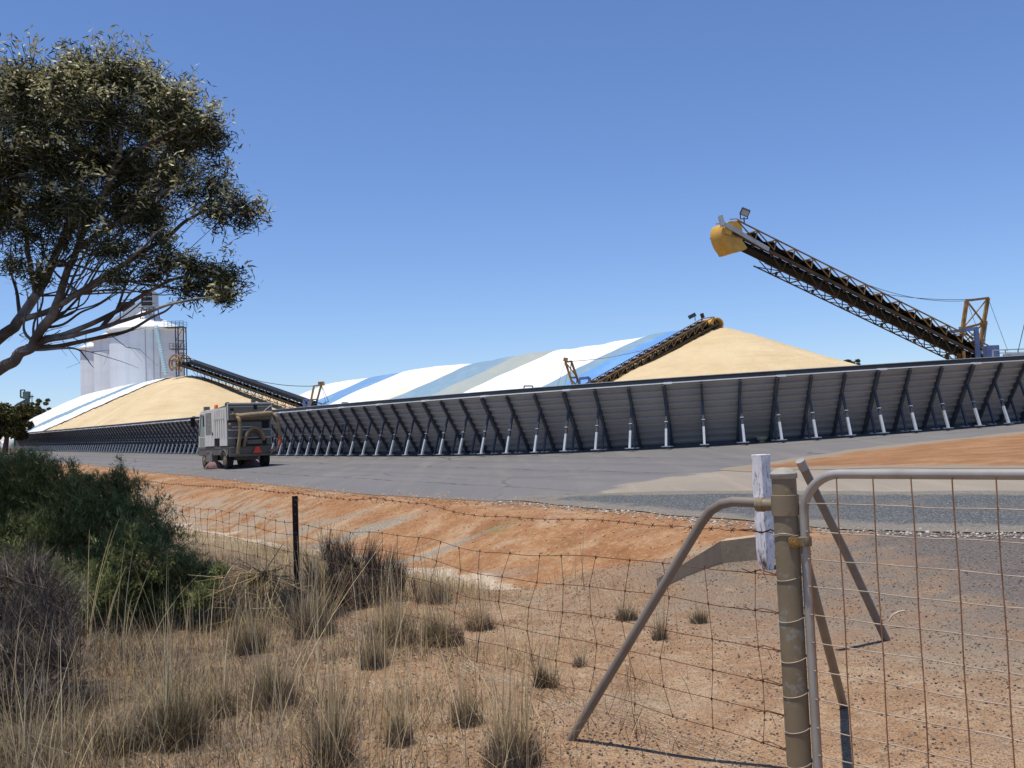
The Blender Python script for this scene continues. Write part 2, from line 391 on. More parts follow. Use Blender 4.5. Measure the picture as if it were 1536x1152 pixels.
def olive():
    g = NG('olive_painted_pipe', .55, .35); v = g.obj()
    n = g.noise(3.0, 5, .6, v); n2 = g.noise(9, 5, .65, v)
    c = g.ramp(n, [(.35, (.175,.132,.075)), (.65, (.22,.17,.105))])
    c = g.mix(g.step(g.noise(5, 5, .7, v), .55, .60, 0, .6), c, (.25,.26,.225)); c = g.mix(g.step(n2, .62, .68, 0, .7), c, (.30,.22,.11)); c = g.mix(g.step(g.noise(22, 4, .7, v), .62, .7, 0, .6), c, (.16,.075,.035))
    g.color(c); return g.mat
M['olive'] = olive()
def galvpipe():
    g = NG('weathered_galvanised_pipe', .45, .4, .15); v = g.obj()
    c = g.ramp(g.noise(4, 5, .6, v), [(.35, (.29,.262,.23)), (.65, (.38,.35,.31))])
    c = g.mix(g.step(g.noise(11, 5, .7, v), .60, .70, 0, .75), c, (.27,.15,.085)); g.color(c); return g.mat
M['pipe'] = galvpipe()
M['brownpipe'] = plain('brown_grey_pipe', (.20,.165,.13), .15, 4, .55, .35, dirt=(.15,.10,.07), dirt_amt=.5, dscale=5)
M['rustwire'] = plain('rusty_wire', (.13,.055,.03), .3, 20, .8, .2)
M['palewire'] = plain('dull_zinc_wire', (.40,.32,.235), .2, 10, .5, .4, .2)
M['meshwire'] = plain('rust_brown_mesh', (.25,.12,.06), .3, 12, .7, .25)
M['picket'] = plain('dark_picket_steel', (.055,.028,.019), .3, 6, .8, .2)
def peeling():
    g = NG('peeling_white_paint', .8, .2); v = g.obj(); vv = g.mapping(v, (9, 9, 2.2))
    c = g.ramp(g.noise(1, 5, .6, vv), [(.3, (.66,.63,.62)), (.7, (.76,.73,.72))])
    crack = g.noise(3.2, 8, .8, vv)
    c = g.mix(g.step(crack, .545, .60, 0, .9), c, (.19,.13,.11))
    z = g.dot(v, (0,0,1)); c = g.mix(g.step(g.math('ADD', z, g.math('MULTIPLY', g.noise(9, 6, .7, g.mapping(v, (1,1,.3))), 1.1)), .62, .52), c, (.12,.075,.055))
    g.color(c); g.bump(crack, .5, .01); return g.mat
M['peel'] = peeling()
M['concrete'] = plain('old_concrete', (.42,.315,.20), .15, 3, .9, .15, bump=.4, dirt=(.22,.165,.115), dirt_amt=.6, dscale=4)
def bark():
    g = NG('mallee_bark', .8, .2); p = g.pos()
    n = g.noise(2.2, 5, .65); n2 = g.noise(12, 5, .7)
    c = g.ramp(n, [(.36, (.06,.045,.038)), (.52, (.15,.12,.10)), (.68, (.33,.295,.265))])
    c = g.mix(g.step(n2, .5, .75, 0, .5), c, (.07,.05,.04)); g.color(c); g.bump(n2, .4, .02); return g.mat
M['bark'] = bark()
def leafmat(name, stops, rough=.5, spec=.35, trans=.0):
    g = NG(name, rough, spec); c = g.ramp(g.island(), stops); g.color(c)
    if trans:
        tr = g.n('ShaderNodeBsdfTranslucent'); g.l(c, tr.inputs['Color'])
        mx = g.n('ShaderNodeMixShader'); mx.inputs[0].default_value = trans
        g.l(g.b.outputs[0], mx.inputs[1]); g.l(tr.outputs[0], mx.inputs[2]); g.l(mx.outputs[0], g.out.inputs['Surface'])
    return g.mat
M['leaf'] = leafmat('eucalypt_leaf', [(0, (.017,.020,.008)), (.5, (.036,.041,.014)), (.8, (.07,.075,.025)), (1, (.16,.15,.05))], .55, .2, .10)
M['tipleaf'] = leafmat('pale_sunlit_leaf', [(0, (.26,.235,.09)), (.5, (.55,.49,.24)), (1, (.76,.70,.42))], .5, .3, .15)  # pale flower tips, with sunlit highlights of the upper crown painted in
M['bushleaf'] = leafmat('broom_foliage', [(0, (.085,.11,.04)), (.6, (.19,.22,.083)), (.9, (.29,.31,.12)), (1, (.42,.36,.17))], .7, .1, .28)
M['twig'] = leafmat('grey_twig', [(0, (.05,.04,.035)), (.6, (.125,.10,.085)), (1, (.29,.235,.18))], .85, .1)
M['darktwig'] = leafmat('dark_purple_stalk', [(0, (.04,.028,.025)), (.55, (.095,.07,.062)), (.8, (.17,.135,.105)), (1, (.42,.33,.20))], .85, .1)
M['straw'] = leafmat('dry_straw', [(0, (.10,.066,.032)), (.45, (.36,.255,.12)), (.8, (.64,.49,.255)), (1, (.80,.66,.41))], .7, .2, .38)
M['strawpale'] = leafmat('bleached_straw', [(0, (.46,.33,.15)), (.5, (.66,.51,.265)), (1, (.84,.70,.44))], .7, .2, .38)
M['tuss'] = leafmat('tussock_blade', [(0, (.08,.07,.03)), (.4, (.17,.145,.06)), (.75, (.34,.245,.12)), (1, (.56,.43,.24))], .7, .2, .3)
M['farleaf'] = leafmat('olive_foliage', [(0, (.035,.038,.012)), (.6, (.075,.070,.022)), (1, (.14,.12,.04))], .7, .15, .1)
# ------------------------------------------------------------------ ground sheet
def build_ground():
    ys = [-6.0]
    while ys[-1] < 3500: ys.append(ys[-1] + max(.09, .0125*(ys[-1]+7)))
    ys = np.array(ys); cs = np.linspace(-1.25, 1.25, 320); cs = cs*(.75+.25*np.abs(cs)/1.25)
    Y = np.repeat(ys[:, None], len(cs), 1); X = cs[None, :]*(Y+12.5)
    Z = ground(X, Y)
    V = np.stack([X, Y, Z], -1).reshape(-1, 3); n, m = len(ys), len(cs)
    i = (np.arange(n-1)[:, None]*m + np.arange(m-1)[None, :]).ravel()
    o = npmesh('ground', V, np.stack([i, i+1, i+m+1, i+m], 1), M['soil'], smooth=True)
    tag(o, kind='structure')
build_ground()

def sheet(name, pts, mat, dz, rag=.25, step=.8, gridstep=None):
    """a sheet draped on the pad from an outline of world points"""
    P = [Vector((p[0], p[1])) for p in pts]; out = []
    for i, a in enumerate(P):
        b = P[(i+1) % len(P)]; L = (b-a).length; k = max(1, int(L/step)); d = (b-a)/max(L, 1e-6); nn = Vector((-d.y, d.x))
        for j in range(k):
            p = a + (b-a)*(j/k)
            s = rag*(vnoise(p.x, p.y, 1.7, 11)+.6*vnoise(p.x, p.y, .6, 12)) if j else 0
            out.append(p + nn*s)
    bm = bmesh.new(); vs = [bm.verts.new((p.x, p.y, 0)) for p in out]
    f = bm.faces.new(vs); bmesh.ops.triangulate(bm, faces=[f])
    # cut by a world grid so that the sheet follows the ground
    xs = [p.x for p in out]; ys = [p.y for p in out]
    def cuts(lo, hi, axis):
        c = lo
        while c < hi:
            c += gridstep or max(1.2, abs(c)*.05)
            no = (1, 0, 0) if axis == 0 else (0, 1, 0); co = (c, 0, 0) if axis == 0 else (0, c, 0)
            bmesh.ops.bisect_plane(bm, geom=bm.verts[:]+bm.edges[:]+bm.faces[:], plane_co=co, plane_no=no)
    cuts(min(xs), max(xs), 0); cuts(min(ys), max(ys), 1)
    for v in bm.verts: v.co.z = float(pad(v.co.x, v.co.y)) + dz
    bmesh.ops.recalc_face_normals(bm, faces=bm.faces)
    me = bpy.data.meshes.new(name); bm.to_mesh(me); bm.free()
    if me.polygons and me.polygons[0].normal.z < 0: me.flip_normals()
    me.materials.append(mat)
    if gridstep:
        vx = np.array([tuple(v.co)[:2] for v in me.vertices]); dd = np.full(len(vx), 9.0)
        for i, a in enumerate(P):
            b = P[(i+1) % len(P)]; a_ = np.array(a); ab = np.array(b)-a_; t_ = np.clip(((vx-a_) @ ab)/(ab @ ab), 0, 1)
            dd = np.minimum(dd, np.hypot(*(vx-a_-t_[:, None]*ab).T))
        at = me.attributes.new('edge', 'FLOAT', 'POINT'); at.data.foreach_set('value', dd.astype(np.float32))
    o = bpy.data.objects.new(name, me); COL.objects.link(o); tag(o, kind='structure'); return o
def padpt(u, v):
    d = ray(u, v); s = np.linspace(2, 400, 8000)
    g = pad(d[0]*s, d[1]*s); i = int(np.argmax(EYE[2]+d[2]*s < g)) or len(s)-1
    return (d[0]*s[i], d[1]*s[i])

# ------------------------------------------------------------------ bunker wall
WALL = [(36, 146), (60, 135), (100, 119), (190, 92), (290, 73), (410, 58.5), (560, 48.2), (740, 41.2), (900, 38.2), (1060, 36.8), (1200, 36.7), (1320, 37.0), (1420, 37.5), (1500, 38.4), (1580, 39.8), (1680, 42.5), (1780, 46.5)]
WBASE = {36: 677, 60: 677, 100: 678, 190: 681, 290: 684, 410: 686, 560: 688, 740: 687, 900: 678, 1060: 668, 1200: 660, 1320: 653, 1420: 645, 1500: 638, 1580: 632, 1680: 625, 1780: 620}
wp = []
for (u, Y) in WALL:
    p = U(u, WBASE[u], Y); wp.append(np.array((p.x, p.y)))
def catmull(P, n=40):
    P = [2*P[0]-P[1]] + list(P) + [2*P[-1]-P[-2]]; out = []
    for i in range(1, len(P)-2):
        for k in range(n):
            t = k/n; a, b, c, d = P[i-1], P[i], P[i+1], P[i+2]
            out.append(.5*((2*b)+(-a+c)*t+(2*a-5*b+4*c-d)*t*t+(-a+3*b-3*c+d)*t**3))
    out.append(P[-2]); return np.array(out)
wc = catmull(wp); wl = np.concatenate([[0], np.cumsum(np.hypot(*np.diff(wc, axis=0).T))])
BAY = 1.17; NB = int(wl[-1]//BAY)
ss = wl[-1] - np.arange(NB+1)[::-1]*BAY
WX = np.interp(ss, wl, wc[:, 0]); WY = np.interp(ss, wl, wc[:, 1])
tx = np.gradient(WX); ty = np.gradient(WY); tl = np.hypot(tx, ty); tx /= tl; ty /= tl
NX, NY = ty, -tx                                        # outward: towards the road
WZ = pad(WX, WY) + .02
H = 2.29; OUT = 1.42
def WP(i, out, h): return Vector((WX[i]+NX[i]*out, WY[i]+NY[i]*out, WZ[i]+h))
def wall_sd(X, Y):
    """distance inside the wall (positive on the grain side) and wall height nearby"""
    d2 = np.full(X.shape, 1e18); idx = np.zeros(X.shape, int)
    for i in range(0, NB+1):
        k = (X-WX[i])**2+(Y-WY[i])**2; m_ = k < d2; d2[m_] = k[m_]; idx[m_] = i
    sd = -((X-WX[idx])*NX[idx]+(Y-WY[idx])*NY[idx]); return sd, WZ[idx]
bw = empty('bunker_wall', (WX[NB//2], WY[NB//2], WZ[NB//2]), 'long curving grain bunker wall of leaning grey ribbed steel panels on angled struts', 'wall')
O = bw.location
def wadd(mb, name, mat, bevel=0):
    mb.v = [(p[0]-O.x, p[1]-O.y, p[2]-O.z) for p in mb.v]; return mb.build(name, mat, bw, bevel)
# ribbed sheet profile (out, h): ten swages
prof = []
NR = 10
for k in range(NR):
    a = k/NR; b = (k+1)/NR
    for tt, dd in ((a+.010, 0), (b-.045, 0.0), (b-.030, .075), (b-.002, .075)): prof.append((OUT*tt+dd*.9, H*tt-dd*.45))
prof = [(0, .02)] + prof + [(OUT, H)]
for i0 in range(0, NB, 3):                              # three-bay modules
    i1 = min(i0+3, NB); mb = MB()
    V = []; n = len(prof)
    for i in range(i0, i1+1):
        for (o_, h_) in prof: V.append(WP(i, o_, h_))
    mb.add(V, [(k*n+j, (k+1)*n+j, (k+1)*n+j+1, k*n+j+1) for k in range(i1-i0) for j in range(n-1)])
    wadd(mb, 'wall_panel', M['panel'])
    mb = MB()
    for i in range(i0, i1): mb.bar(WP(i, OUT+.06, H), WP(i+1, OUT+.06, H), .16, .04)
    mb.bar(WP(i1, OUT+.06, H-.005), WP(i1, OUT+.06, H+.0)+Vector((tx[i1]*.3, ty[i1]*.3, 0)), .22, .07)
    wadd(mb, 'top_flange', M['flange'])
    mb = MB()
    for i in range(i0, i1):
        mb.bar(WP(i, OUT-.06, H+.10), WP(i+1, OUT-.06, H+.10), .03, .16)
    wadd(mb, 'lip_board', M['lip'])
    mb = MB()
    for i in range(i0, i1): mb.bar(WP(i, OUT-.06, H+.19), WP(i+1, OUT-.06, H+.19), .05, .02)
    wadd(mb, 'top_rail', M['galv'])
lean = math.atan2(OUT, H)
def support(i, mbs):
    post, strut, brace, sl, pl = mbs
    w = .09 if i % 3 else .125
    post.bar(WP(i, .16, .06), WP(i, OUT+.10, H-.06), w, .13, up=(NX[i], NY[i], 0))
    a = WP(i, .72*OUT+.12, .70*H); b = WP(i, 1.17*OUT, .04)
    strut.bar(a, b, .072, .072, up=(NX[i], NY[i], 0))
    c = a.lerp(b, .60)
    sl.bar(c, b, .08, .08, up=(NX[i], NY[i], 0)); c2 = a.lerp(b, .44); c3 = a.lerp(b, .455)  # lower strut drawn slightly thicker and much paler, with a collar above
    sl.bar(c2, c3, .12, .12, up=(NX[i], NY[i], 0))
    brace.bar(WP(i, .42*OUT+.12, .40*H), WP(i, .70*OUT, .04), .07, .07, up=(NX[i], NY[i], 0))
    T = Vector((tx[i], ty[i], 0))
    pl.bar(b-T*.16, b+T*.16, .16, .025); pl.bar(WP(i, .62*OUT, .03)-T*.15, WP(i, .62*OUT, .03)+T*.15, .14, .04)
vis = [i for i in range(NB+1) if project(WP(i, 1, 1))[0] < 1560]
vis_near = sorted(vis, key=lambda i: (WX[i]**2+WY[i]**2))[:96]
rest = [i for i in range(NB+1) if i not in set(vis_near)]
for i in vis_near:
    mbs = [MB() for _ in range(5)]; support(i, mbs)
    fr = wadd(mbs[0], 'support_post', M['steel'])
    for mb, nm, mt in ((mbs[1], 'strut', 'steel'), (mbs[2], 'brace', 'steel'), (mbs[3], 'lower_strut', 'pale_strut'), (mbs[4], 'foot_plate', 'galv')):
        o = wadd(mb, nm, M[mt]); o.parent = fr
mbs = [MB() for _ in range(5)]
for i in rest: support(i, mbs)
al = MB()
for k, mb in enumerate(mbs): al.add(mb.v, mb.f, 1 if k == 3 else 0)
o = wadd(al, 'support_post', [M['steel'], M['pale_strut']]); o['kind'] = 'stuff'
# grain spilled along the foot, loose sheet along the base
mb = MB()
for i in range(NB): mb.bar(WP(i, .03, .04), WP(i+1, .03, .04), .12, .12)
wadd(mb, 'base_rail', M['steel'])

# ------------------------------------------------------------------ sealed road etc.
wallfront = [(WX[i]-NX[i]*.6, WY[i]-NY[i]*.6) for i in range(0, NB+1, 2)]
near_edge = [padpt(*p) for p in ((-60, 692), (60, 693), (130, 697), (220, 708), (300, 715), (360, 722), (460, 733), (560, 743), (650, 748), (745, 753))]
road_pts = wallfront + [padpt(1760, 640), padpt(1536, 668), padpt(1340, 692), padpt(1180, 712), padpt(1000, 735), padpt(880, 752)] + near_edge[::-1]
sheet('road', road_pts, M['asphalt'], .008, .25, 1.2)
sheet('dusty_track', [padpt(*p) for p in ((880, 752), (848, 742), (930, 722), (1060, 705), (1160, 697), (1300, 690), (1536, 682), (1780, 672), (1800, 760), (1536, 762), (1240, 760), (1000, 760))], M['dusty'], .012, .35, .7, .6)
sheet('gravel_strip', [padpt(*p) for p in ((742, 751), (800, 744), (940, 740), (1100, 738), (1300, 738), (1536, 738), (1820, 740), (1900, 812), (1536, 800), (1330, 797), (1160, 789), (1000, 774), (860, 760))], M['gravel'], .016, .3, .35, .5)
sheet('dirt_patch', [padpt(*p) for p in ((1076, 706), (1180, 690), (1300, 673), (1420, 660), (1536, 648), (1720, 632), (1800, 700), (1536, 704), (1330, 703), (1190, 706), (1120, 709))], M['red_dirt'], .020, .5, .6, .7)
# loose pale stones thrown along the edge of the gravel
def stones(n, sampler, smin, smax, mat, name, label):
    base = np.array([(1,0,0),(-1,0,0),(0,1,0),(0,-1,0),(0,0,.7),(0,0,-.7)], float)
    fc = np.array([(0,2,4),(2,1,4),(1,3,4),(3,0,4),(2,0,5),(1,2,5),(3,1,5),(0,3,5)])
    V = []; Fs = []
    for k in range(n):
        x, y = sampler(); s = rng.uniform(smin, smax); a = rng.uniform(0, 6.28)
        c, s_ = math.cos(a), math.sin(a); b = base*s*rng.uniform(.6, 1.2, (6, 1))
        b = np.stack([b[:,0]*c-b[:,1]*s_, b[:,0]*s_+b[:,1]*c, b[:,2]], 1)
        b += np.array((x, y, gz(x, y)+s*.25)); Fs.append(fc+6*k); V.append(b)
    o = npmesh(name, np.concatenate(V), np.concatenate(Fs), mat); tag(o, kind='stuff'); return o
M['stone'] = leafmat('pale_stone', [(0, (.14,.12,.10)), (.6, (.28,.24,.20)), (1, (.58,.53,.46))], .9, .1)
M['darkstone'] = leafmat('dark_stone', [(0, (.04,.035,.033)), (.6, (.12,.09,.075)), (1, (.28,.20,.14))], .9, .1)
edge_line = [padpt(*p) for p in ((730, 754), (860, 762), (1000, 776), (1160, 792), (1330, 800), (1536, 804), (1700, 808))]
def edge_s():
    i = rng.integers(0, len(edge_line)-1); t = rng.random(); a = edge_line[i]; b = edge_line[i+1]
    return a[0]+(b[0]-a[0])*t+rng.normal(0, .18), a[1]+(b[1]-a[1])*t+rng.normal(0, .18)
stones(1500, edge_s, .008, .034, M['stone'], 'loose_stones', '')
edge_road = [padpt(*p) for p in ((60, 694), (130, 698), (220, 709), (300, 716), (360, 723), (460, 734), (560, 744), (650, 749), (745, 754))]
def edge_r():
    i = rng.integers(0, len(edge_road)-1); t = rng.random(); a = edge_road[i]; b = edge_road[i+1]
    return a[0]+(b[0]-a[0])*t+rng.normal(0, .38), a[1]+(b[1]-a[1])*t+rng.normal(0, .3)
M['clod'] = leafmat('orange_clod', [(0, (.20,.10,.05)), (.6, (.36,.21,.11)), (1, (.48,.34,.22))], .95, .1)
stones(1500, edge_r, .006, .034, M['clod'], 'loose_clods', '')
def bank_s():
    while True:
        y = rng.uniform(12, 34); x = rng.uniform(-.42, .2)*y; q, t = qt(x, y)
        if 0 < q < 3.2 and t > -12.5: return x, y
stones(1500, bank_s, .005, .026, M['clod'], 'loose_clods', '')
def near_s():
    while True:
        y = rng.uniform(3.6, 13); x = rng.uniform(-.4, .62)*(y+.5)
        if vnoise(x, y, .8, 9) + .25*(x > 1.2) > -.1: return x, y
stones(17000, near_s, .003, .0115, M['darkstone'], 'ground_pebbles', '')

# ------------------------------------------------------------------ grain heaps and tarpaulins
def heap(apex, ridge_end, slope, r0_, half, wall_limit, s_cut, stripes, name_g, lab_g, name_t, lab_t, cutdir=None, sag=None, res=.5):
    ax, ay, az = apex; ex, ey, ez = ridge_end
    d = np.array((ex-ax, ey-ay)); L = np.hypot(*d); d /= L; nrm = np.array((-d[1], d[0]))
    s = np.arange(-half, L+half, res); w = np.arange(-half, half, res)
    Sg, Wg = np.meshgrid(s, w, indexing='ij')
    X = ax+d[0]*Sg+nrm[0]*Wg; Y = ay+d[1]*Sg+nrm[1]*Wg
    sc = np.clip(Sg, 0, L); dist = np.hypot(Sg-sc, Wg); zr = az+(ez-az)*sc/L
    if sag is not None: zr = zr + sag(Sg)*np.exp(-(dist/9)**2)
    Z = zr - slope*(np.sqrt(dist**2+r0_**2)-r0_)
    th = np.arctan2(Wg, Sg-sc-.001); Z += (vnoise(th*9, dist*.12, 1.0, 23)*.22+vnoise(th*30, dist*.2, 1.0, 24)*.09)*np.clip(dist/5, 0, 1)*(Sg < 0)
    Z += vnoise(X, Y, 3.0, 21)*.16*np.minimum(1, dist/3) + vnoise(X, Y, 7.0, 22)*.25*np.minimum(1, dist/5)
    if wall_limit:
        sd, wz = wall_sd(X, Y); lim = wz+H-.15+.62*np.maximum(sd-.0, 0)
        k = .8; Z = -np.log(np.exp(-np.clip(Z/k, -40, 40))+np.exp(-np.clip(lim/k, -40, 40)))*k
        Z = np.where(sd < .3, pad(X, Y)-1.0, Z)
    V = np.stack([X, Y, Z], -1).reshape(-1, 3); n, m = Sg.shape
    i = (np.arange(n-1)[:, None]*m+np.arange(m-1)[None, :]).ravel(); Q = np.stack([i, i+1, i+m+1, i+m], 1)
    cen = V[Q].mean(1); g = pad(cen[:, 0], cen[:, 1]); keep = V[Q][:, :, 2].max(1) > g-.6
    cd = np.array(cutdir) if cutdir is not None else d
    cs_ = (cen[:, 0]-ax)*cd[0]+(cen[:, 1]-ay)*cd[1]
    cs_ = cs_ + vnoise(cen[:, 0], cen[:, 1], 2.5, 31)*.5
    isg = (cs_ < s_cut)
    if wall_limit: isg |= ((cen[:, 0]-ax)*-.95+(cen[:, 1]-ay)*-.32 < 0)
    o = npmesh(name_g, V, Q[keep & (isg | (cs_ < s_cut+1.5))], M['grain'], smooth=True); tag(o, lab_g, 'grain heap')
    # the sheet lies a little above the grain
    Vt = V.copy(); vs = (V[:, 0]-ax)*cd[0]+(V[:, 1]-ay)*cd[1]
    Vt[:, 2] += .10 + .05*np.abs(np.sin(vs*math.pi/4.1)) + vnoise(V[:, 0], V[:, 1], 1.3, 41)*.10
    kt = keep & ~isg; mi = np.zeros(len(Q), int); raw = (cen[:, 0]-ax)*cd[0]+(cen[:, 1]-ay)*cd[1]
    for k, (s1, mname) in enumerate(stripes): mi[raw > s1] = k
    o2 = npmesh(name_t, Vt, Q[kt], [M[m_] for _, m_ in stripes], smooth=True, midx=mi[kt]); tag(o2, lab_t, 'tarpaulin')
    so = o2.modifiers.new('thick', 'SOLIDIFY'); so.thickness = .04; so.offset = -1
    return d, nrm
apC = U(1075, 490, 76); endC = U(497, 577, 127)
k = 1.65
def sagC(s): return -.22*np.exp(-((s-14)/6)**2) - .18*np.exp(-((s-31)/5)**2) + .12*np.exp(-((s-42)/5)**2)
dC, nC = heap(apC, endC, .385, .55, 34, False, 1.2,
     [(-99, 'tarp_bright'), (4.6, 'tarp_teal'), (6.9, 'tarp_white'), (18.4, 'tarp_grey'), (24.6, 'tarp_teal'), (32.0, 'tarp_cream'), (36.5, 'tarp_white'), (45.6, 'tarp_blue'), (52.4, 'tarp_white'), (60, 'tarp_cream'), (64.5, 'tarp_white')],
     'grain_heap', 'pale tan cone of grain at the open end of the blue and white striped tarpaulin', 'tarpaulin',
     'long tarpaulin in blue, white and grey stripes over the grain ridge in the middle', sag=sagC)
apL = U(258, 556, 115); endL = U(140, 591, 178)
bord = U(60, 648, 131) - apL; bd = np.array((bord.x, bord.y)); bd /= np.hypot(*bd); cutd = np.array((bd[1], -bd[0]))
if cutd[1] < 0: cutd = -cutd
heap(apL, endL, .37, 1.5, 40, True, 3.2, [(-99, 'tarp_white'), (8.0, 'tarp_teal'), (10.5, 'tarp_cream'), (19, 'tarp_white')],
     'grain_heap', 'pale tan cone of grain in front of the white silos', 'tarpaulin', 'white tarpaulin with one narrow blue-grey stripe over the grain by the silos', cutdir=cutd)
print('dC', dC, 'cut', cutd, 'apC', apC, 'apL', apL, 'NB', NB, len(vis))
# ------------------------------------------------------------------ conveyors
M['darkrust'] = plain('dark_rusty_steel', (.075,.048,.028), .3, 2, .7, .2)
def conveyor(name, label, foot, head, width=1.0, up=.68, low=.56, bays=14, hood=True, lights=True, tone='rust', group=None):
    foot = Vector(foot); head = Vector(head)
    e = (head-foot); L = e.length; e.normalize(); s = e.cross(Vector((0,0,1))).normalized(); n = s.cross(e).normalized()
    root = empty(name, (foot.x, foot.y, gz(foot.x, foot.y)), label, 'conveyor', group); O2 = root.location
    def P(a, b, c): return foot + e*a + s*b + n*c - O2
    hw = width/2; bl = L/bays
    # stringers: the solid brown channels carrying the belt
    st = MB()
    for sd in (-1, 1): st.bar(P(0, sd*hw, 0), P(L+.2, sd*hw, 0), .08, .15, up=n)
    for k in range(bays+1): st.bar(P(k*bl, -hw, -.1), P(k*bl, hw, -.1), .08, .1, up=n)
    rb = MB(); rb.bar(P(0, 0, -.19), P(L, 0, -.19), width-.3, .03, up=n)
    for sd in (-1, 1): rb.bar(P(0, sd*(hw-.14), -.12), P(L, sd*(hw-.14), -.12), .02, .15, up=n)
    rb.build('return_belt', M['belt'], root)
    st.build('stringer', M['stringer'], root)
    tr = MB(); r_a = .05
    for sd in (-1, 1):
        tr.bar(P(0, sd*hw, up), P(L, sd*hw, up), .055, .055, up=n)
        for k in range(bays+1):
            tr.bar(P(k*bl, sd*hw, .15), P(k*bl, sd*hw, up), r_a, r_a, up=s)
            if k: tr.bar(P((k-1)*bl, sd*hw, .17), P(k*bl, sd*hw, up-.03), .045, .045, up=s)
    for k in range(0, bays+1):
        tr.bar(P(k*bl, -hw, up), P(k*bl, hw, up), .05, .05, up=n)
    tr.build('upper_truss', M[tone], root)
    lo = MB()
    for sd in (-1, 1):
        lo.bar(P(.3, sd*hw*.8, -low), P(L-2.0, sd*hw*.8, -low), .05, .05, up=n)
        for k in range(bays):
            if (k+1)*bl > L-2.0: break
            lo.bar(P((k+.3)*bl, sd*hw, -.16), P((k+.3)*bl, sd*hw*.8, -low), .04, .04, up=s)
            lo.bar(P((k+.3)*bl, sd*hw*.8, -low), P((k+.95)*bl, sd*hw, -.16), .035, .035, up=s)
    for k in range(bays):
        if (k+1)*bl > L-2.0: break
        lo.bar(P((k+.3)*bl, -hw*.8, -low), P((k+.3)*bl, hw*.8, -low), .045, .045, up=n)
        lo.bar(P((k+.3)*bl, -hw*.8, -low), P((k+1.1)*bl, hw*.8, -low), .035, .035, up=n)
        if k % 2 == 0: lo.bar(P((k+.3)*bl, 0, -low-.14), P((k+.3)*bl, 0, -low+.02), .16, .10, up=n)
    lo.build('lower_truss', M['darkrust'], root)
    # the belt cover sags like a scalloped black curtain between the uprights
    be = MB(); NN = 10; V = []
    a0 = L*.02; a1 = L-.9
    steps = [(a0+(a1-a0)*k/(bays*NN)) for k in range(bays*NN+1)]
    sec = (-1.0, -.75, -.35, 0, .35, .75, 1.0)
    for a in steps:
        ph = (a/bl) % 1.0
        top = .44+.20*(abs(2*ph-1)**1.5) + .03*math.sin(a*7.3)
        for q_ in sec: V.append(P(a, q_*(hw-.07), .10+(top-.10)*(1-abs(q_)**6*.2)))
    m = len(sec)
    be.add(V, [(i*m+j, i*m+j+1, (i+1)*m+j+1, (i+1)*m+j) for i in range(len(steps)-1) for j in range(m-1)], 0, True)
    for k in range(1, bays):
        for sd in (-1, 1):
            be.prism([P(k*bl-.24, sd*(hw-.06), .12), P(k*bl+.20, sd*(hw-.06), .12), P(k*bl+.05, sd*(hw-.10), .54)], s*(.03*sd))
    be.build('belt', M['belt'], root)
    # tail pulley housing
    tp = MB(); tp.tube([P(.0, -hw-.1, 0), P(.0, hw+.1, 0)], .34, 18); tp.box((-.5, -hw-.02, -.3), (.25, hw+.02, .28), 0, Matrix.Translation(P(0,0,0)) @ Matrix((e, s, n)).transposed().to_4x4())
    tp.build('tail_pulley', M['stringer'], root, .02)
    hp = MB(); hp.tube([P(L, -hw, .05), P(L, hw, .05)], .30, 18); hp.build('head_pulley', M['dark'], root)
    if hood:
        hd = MB(); up_v = Vector((0,0,1)); fwd = Vector((e.x, e.y, 0)).normalized(); hc = foot+e*(L+.1)-O2
        prof = catmull([np.array(a_) for a_ in [(-.62, .42), (-.38, .64), (.05, .72), (.45, .58), (.62, .22), (.60, -.20), (.44, -.62), (.16, -.98), (-.02, -1.12), (-.86, -.86), (-.80, -.62), (-.60, -.35), (-.66, .05)]], 4)
        k_ = .78
        poly = [hc+fwd*(a*k_)+up_v*(b*k_)-s*(hw*1.06) for a, b in prof]
        hd.prism(poly, s*(hw*2.12)); h_o = hd.build('hood', M['yellow'], root, .03)
        for sd in (-1, 1):
            sm = MB(); sm.bar(hc+fwd*.66*k_-up_v*.05+s*(sd*hw*1.06), hc-fwd*.62*k_-up_v*.22+s*(sd*hw*1.06), .03, .05)
            q_ = sm.build('hood_seam', M['rust'], root); q_.parent = h_o
        ga = MB()
        for sd in (-1, 1):
            pts = [P(L-.6, sd*hw, up), P(L+.1, sd*hw, up+.05), P(L+.45, sd*hw, up-.12)]
            ga.tube(pts, .025, 6)
        ga.build('guard_rail', M[tone], root)
    if lights:
        fl = MB(); base = P(L-.35, -hw, up)
        fl.bar(base, base+Vector((.0,0,.30)), .05, .05); fl.bar(base+Vector((-.14,0,.22)), base+Vector((.14,0,.22)), .04, .04)
        for sx in (-.16, .16): fl.bar(base+Vector((sx,0,.2)), base+Vector((sx,0,.5)), .03, .05)
        A = Matrix.Translation(base+Vector((.05,0,.52))) @ Matrix.Rotation(R(24), 4, 'Y') @ Matrix.Rotation(R(28), 4, 'X')
        fl.box((-.20,-.12,-.15), (.20,.10,.17), 0, A)
        fo = fl.build('floodlight', M['black_steel'], root, .015)
        g_ = MB(); g_.box((-.16,-.135,-.11), (.16,-.122,.13), 0, A); gg = g_.build('lens', M['galv'], root); gg.parent = fo
        fl = MB(); arm0 = P(L-1.9, -hw-.1, .03); arm1 = P(L+.78, -hw-.1, .18)
        fl.bar(arm0, arm1, .06, .20, up=n); fl.box((-.06,-.2,-.24), (.09,.2,.24), 0, Matrix.Translation(arm1+Vector((-.1,0,.12))) @ Matrix.Rotation(R(-12), 4, 'Y'))
        fl.build('side_floodlight', M['galv'], root, .012)
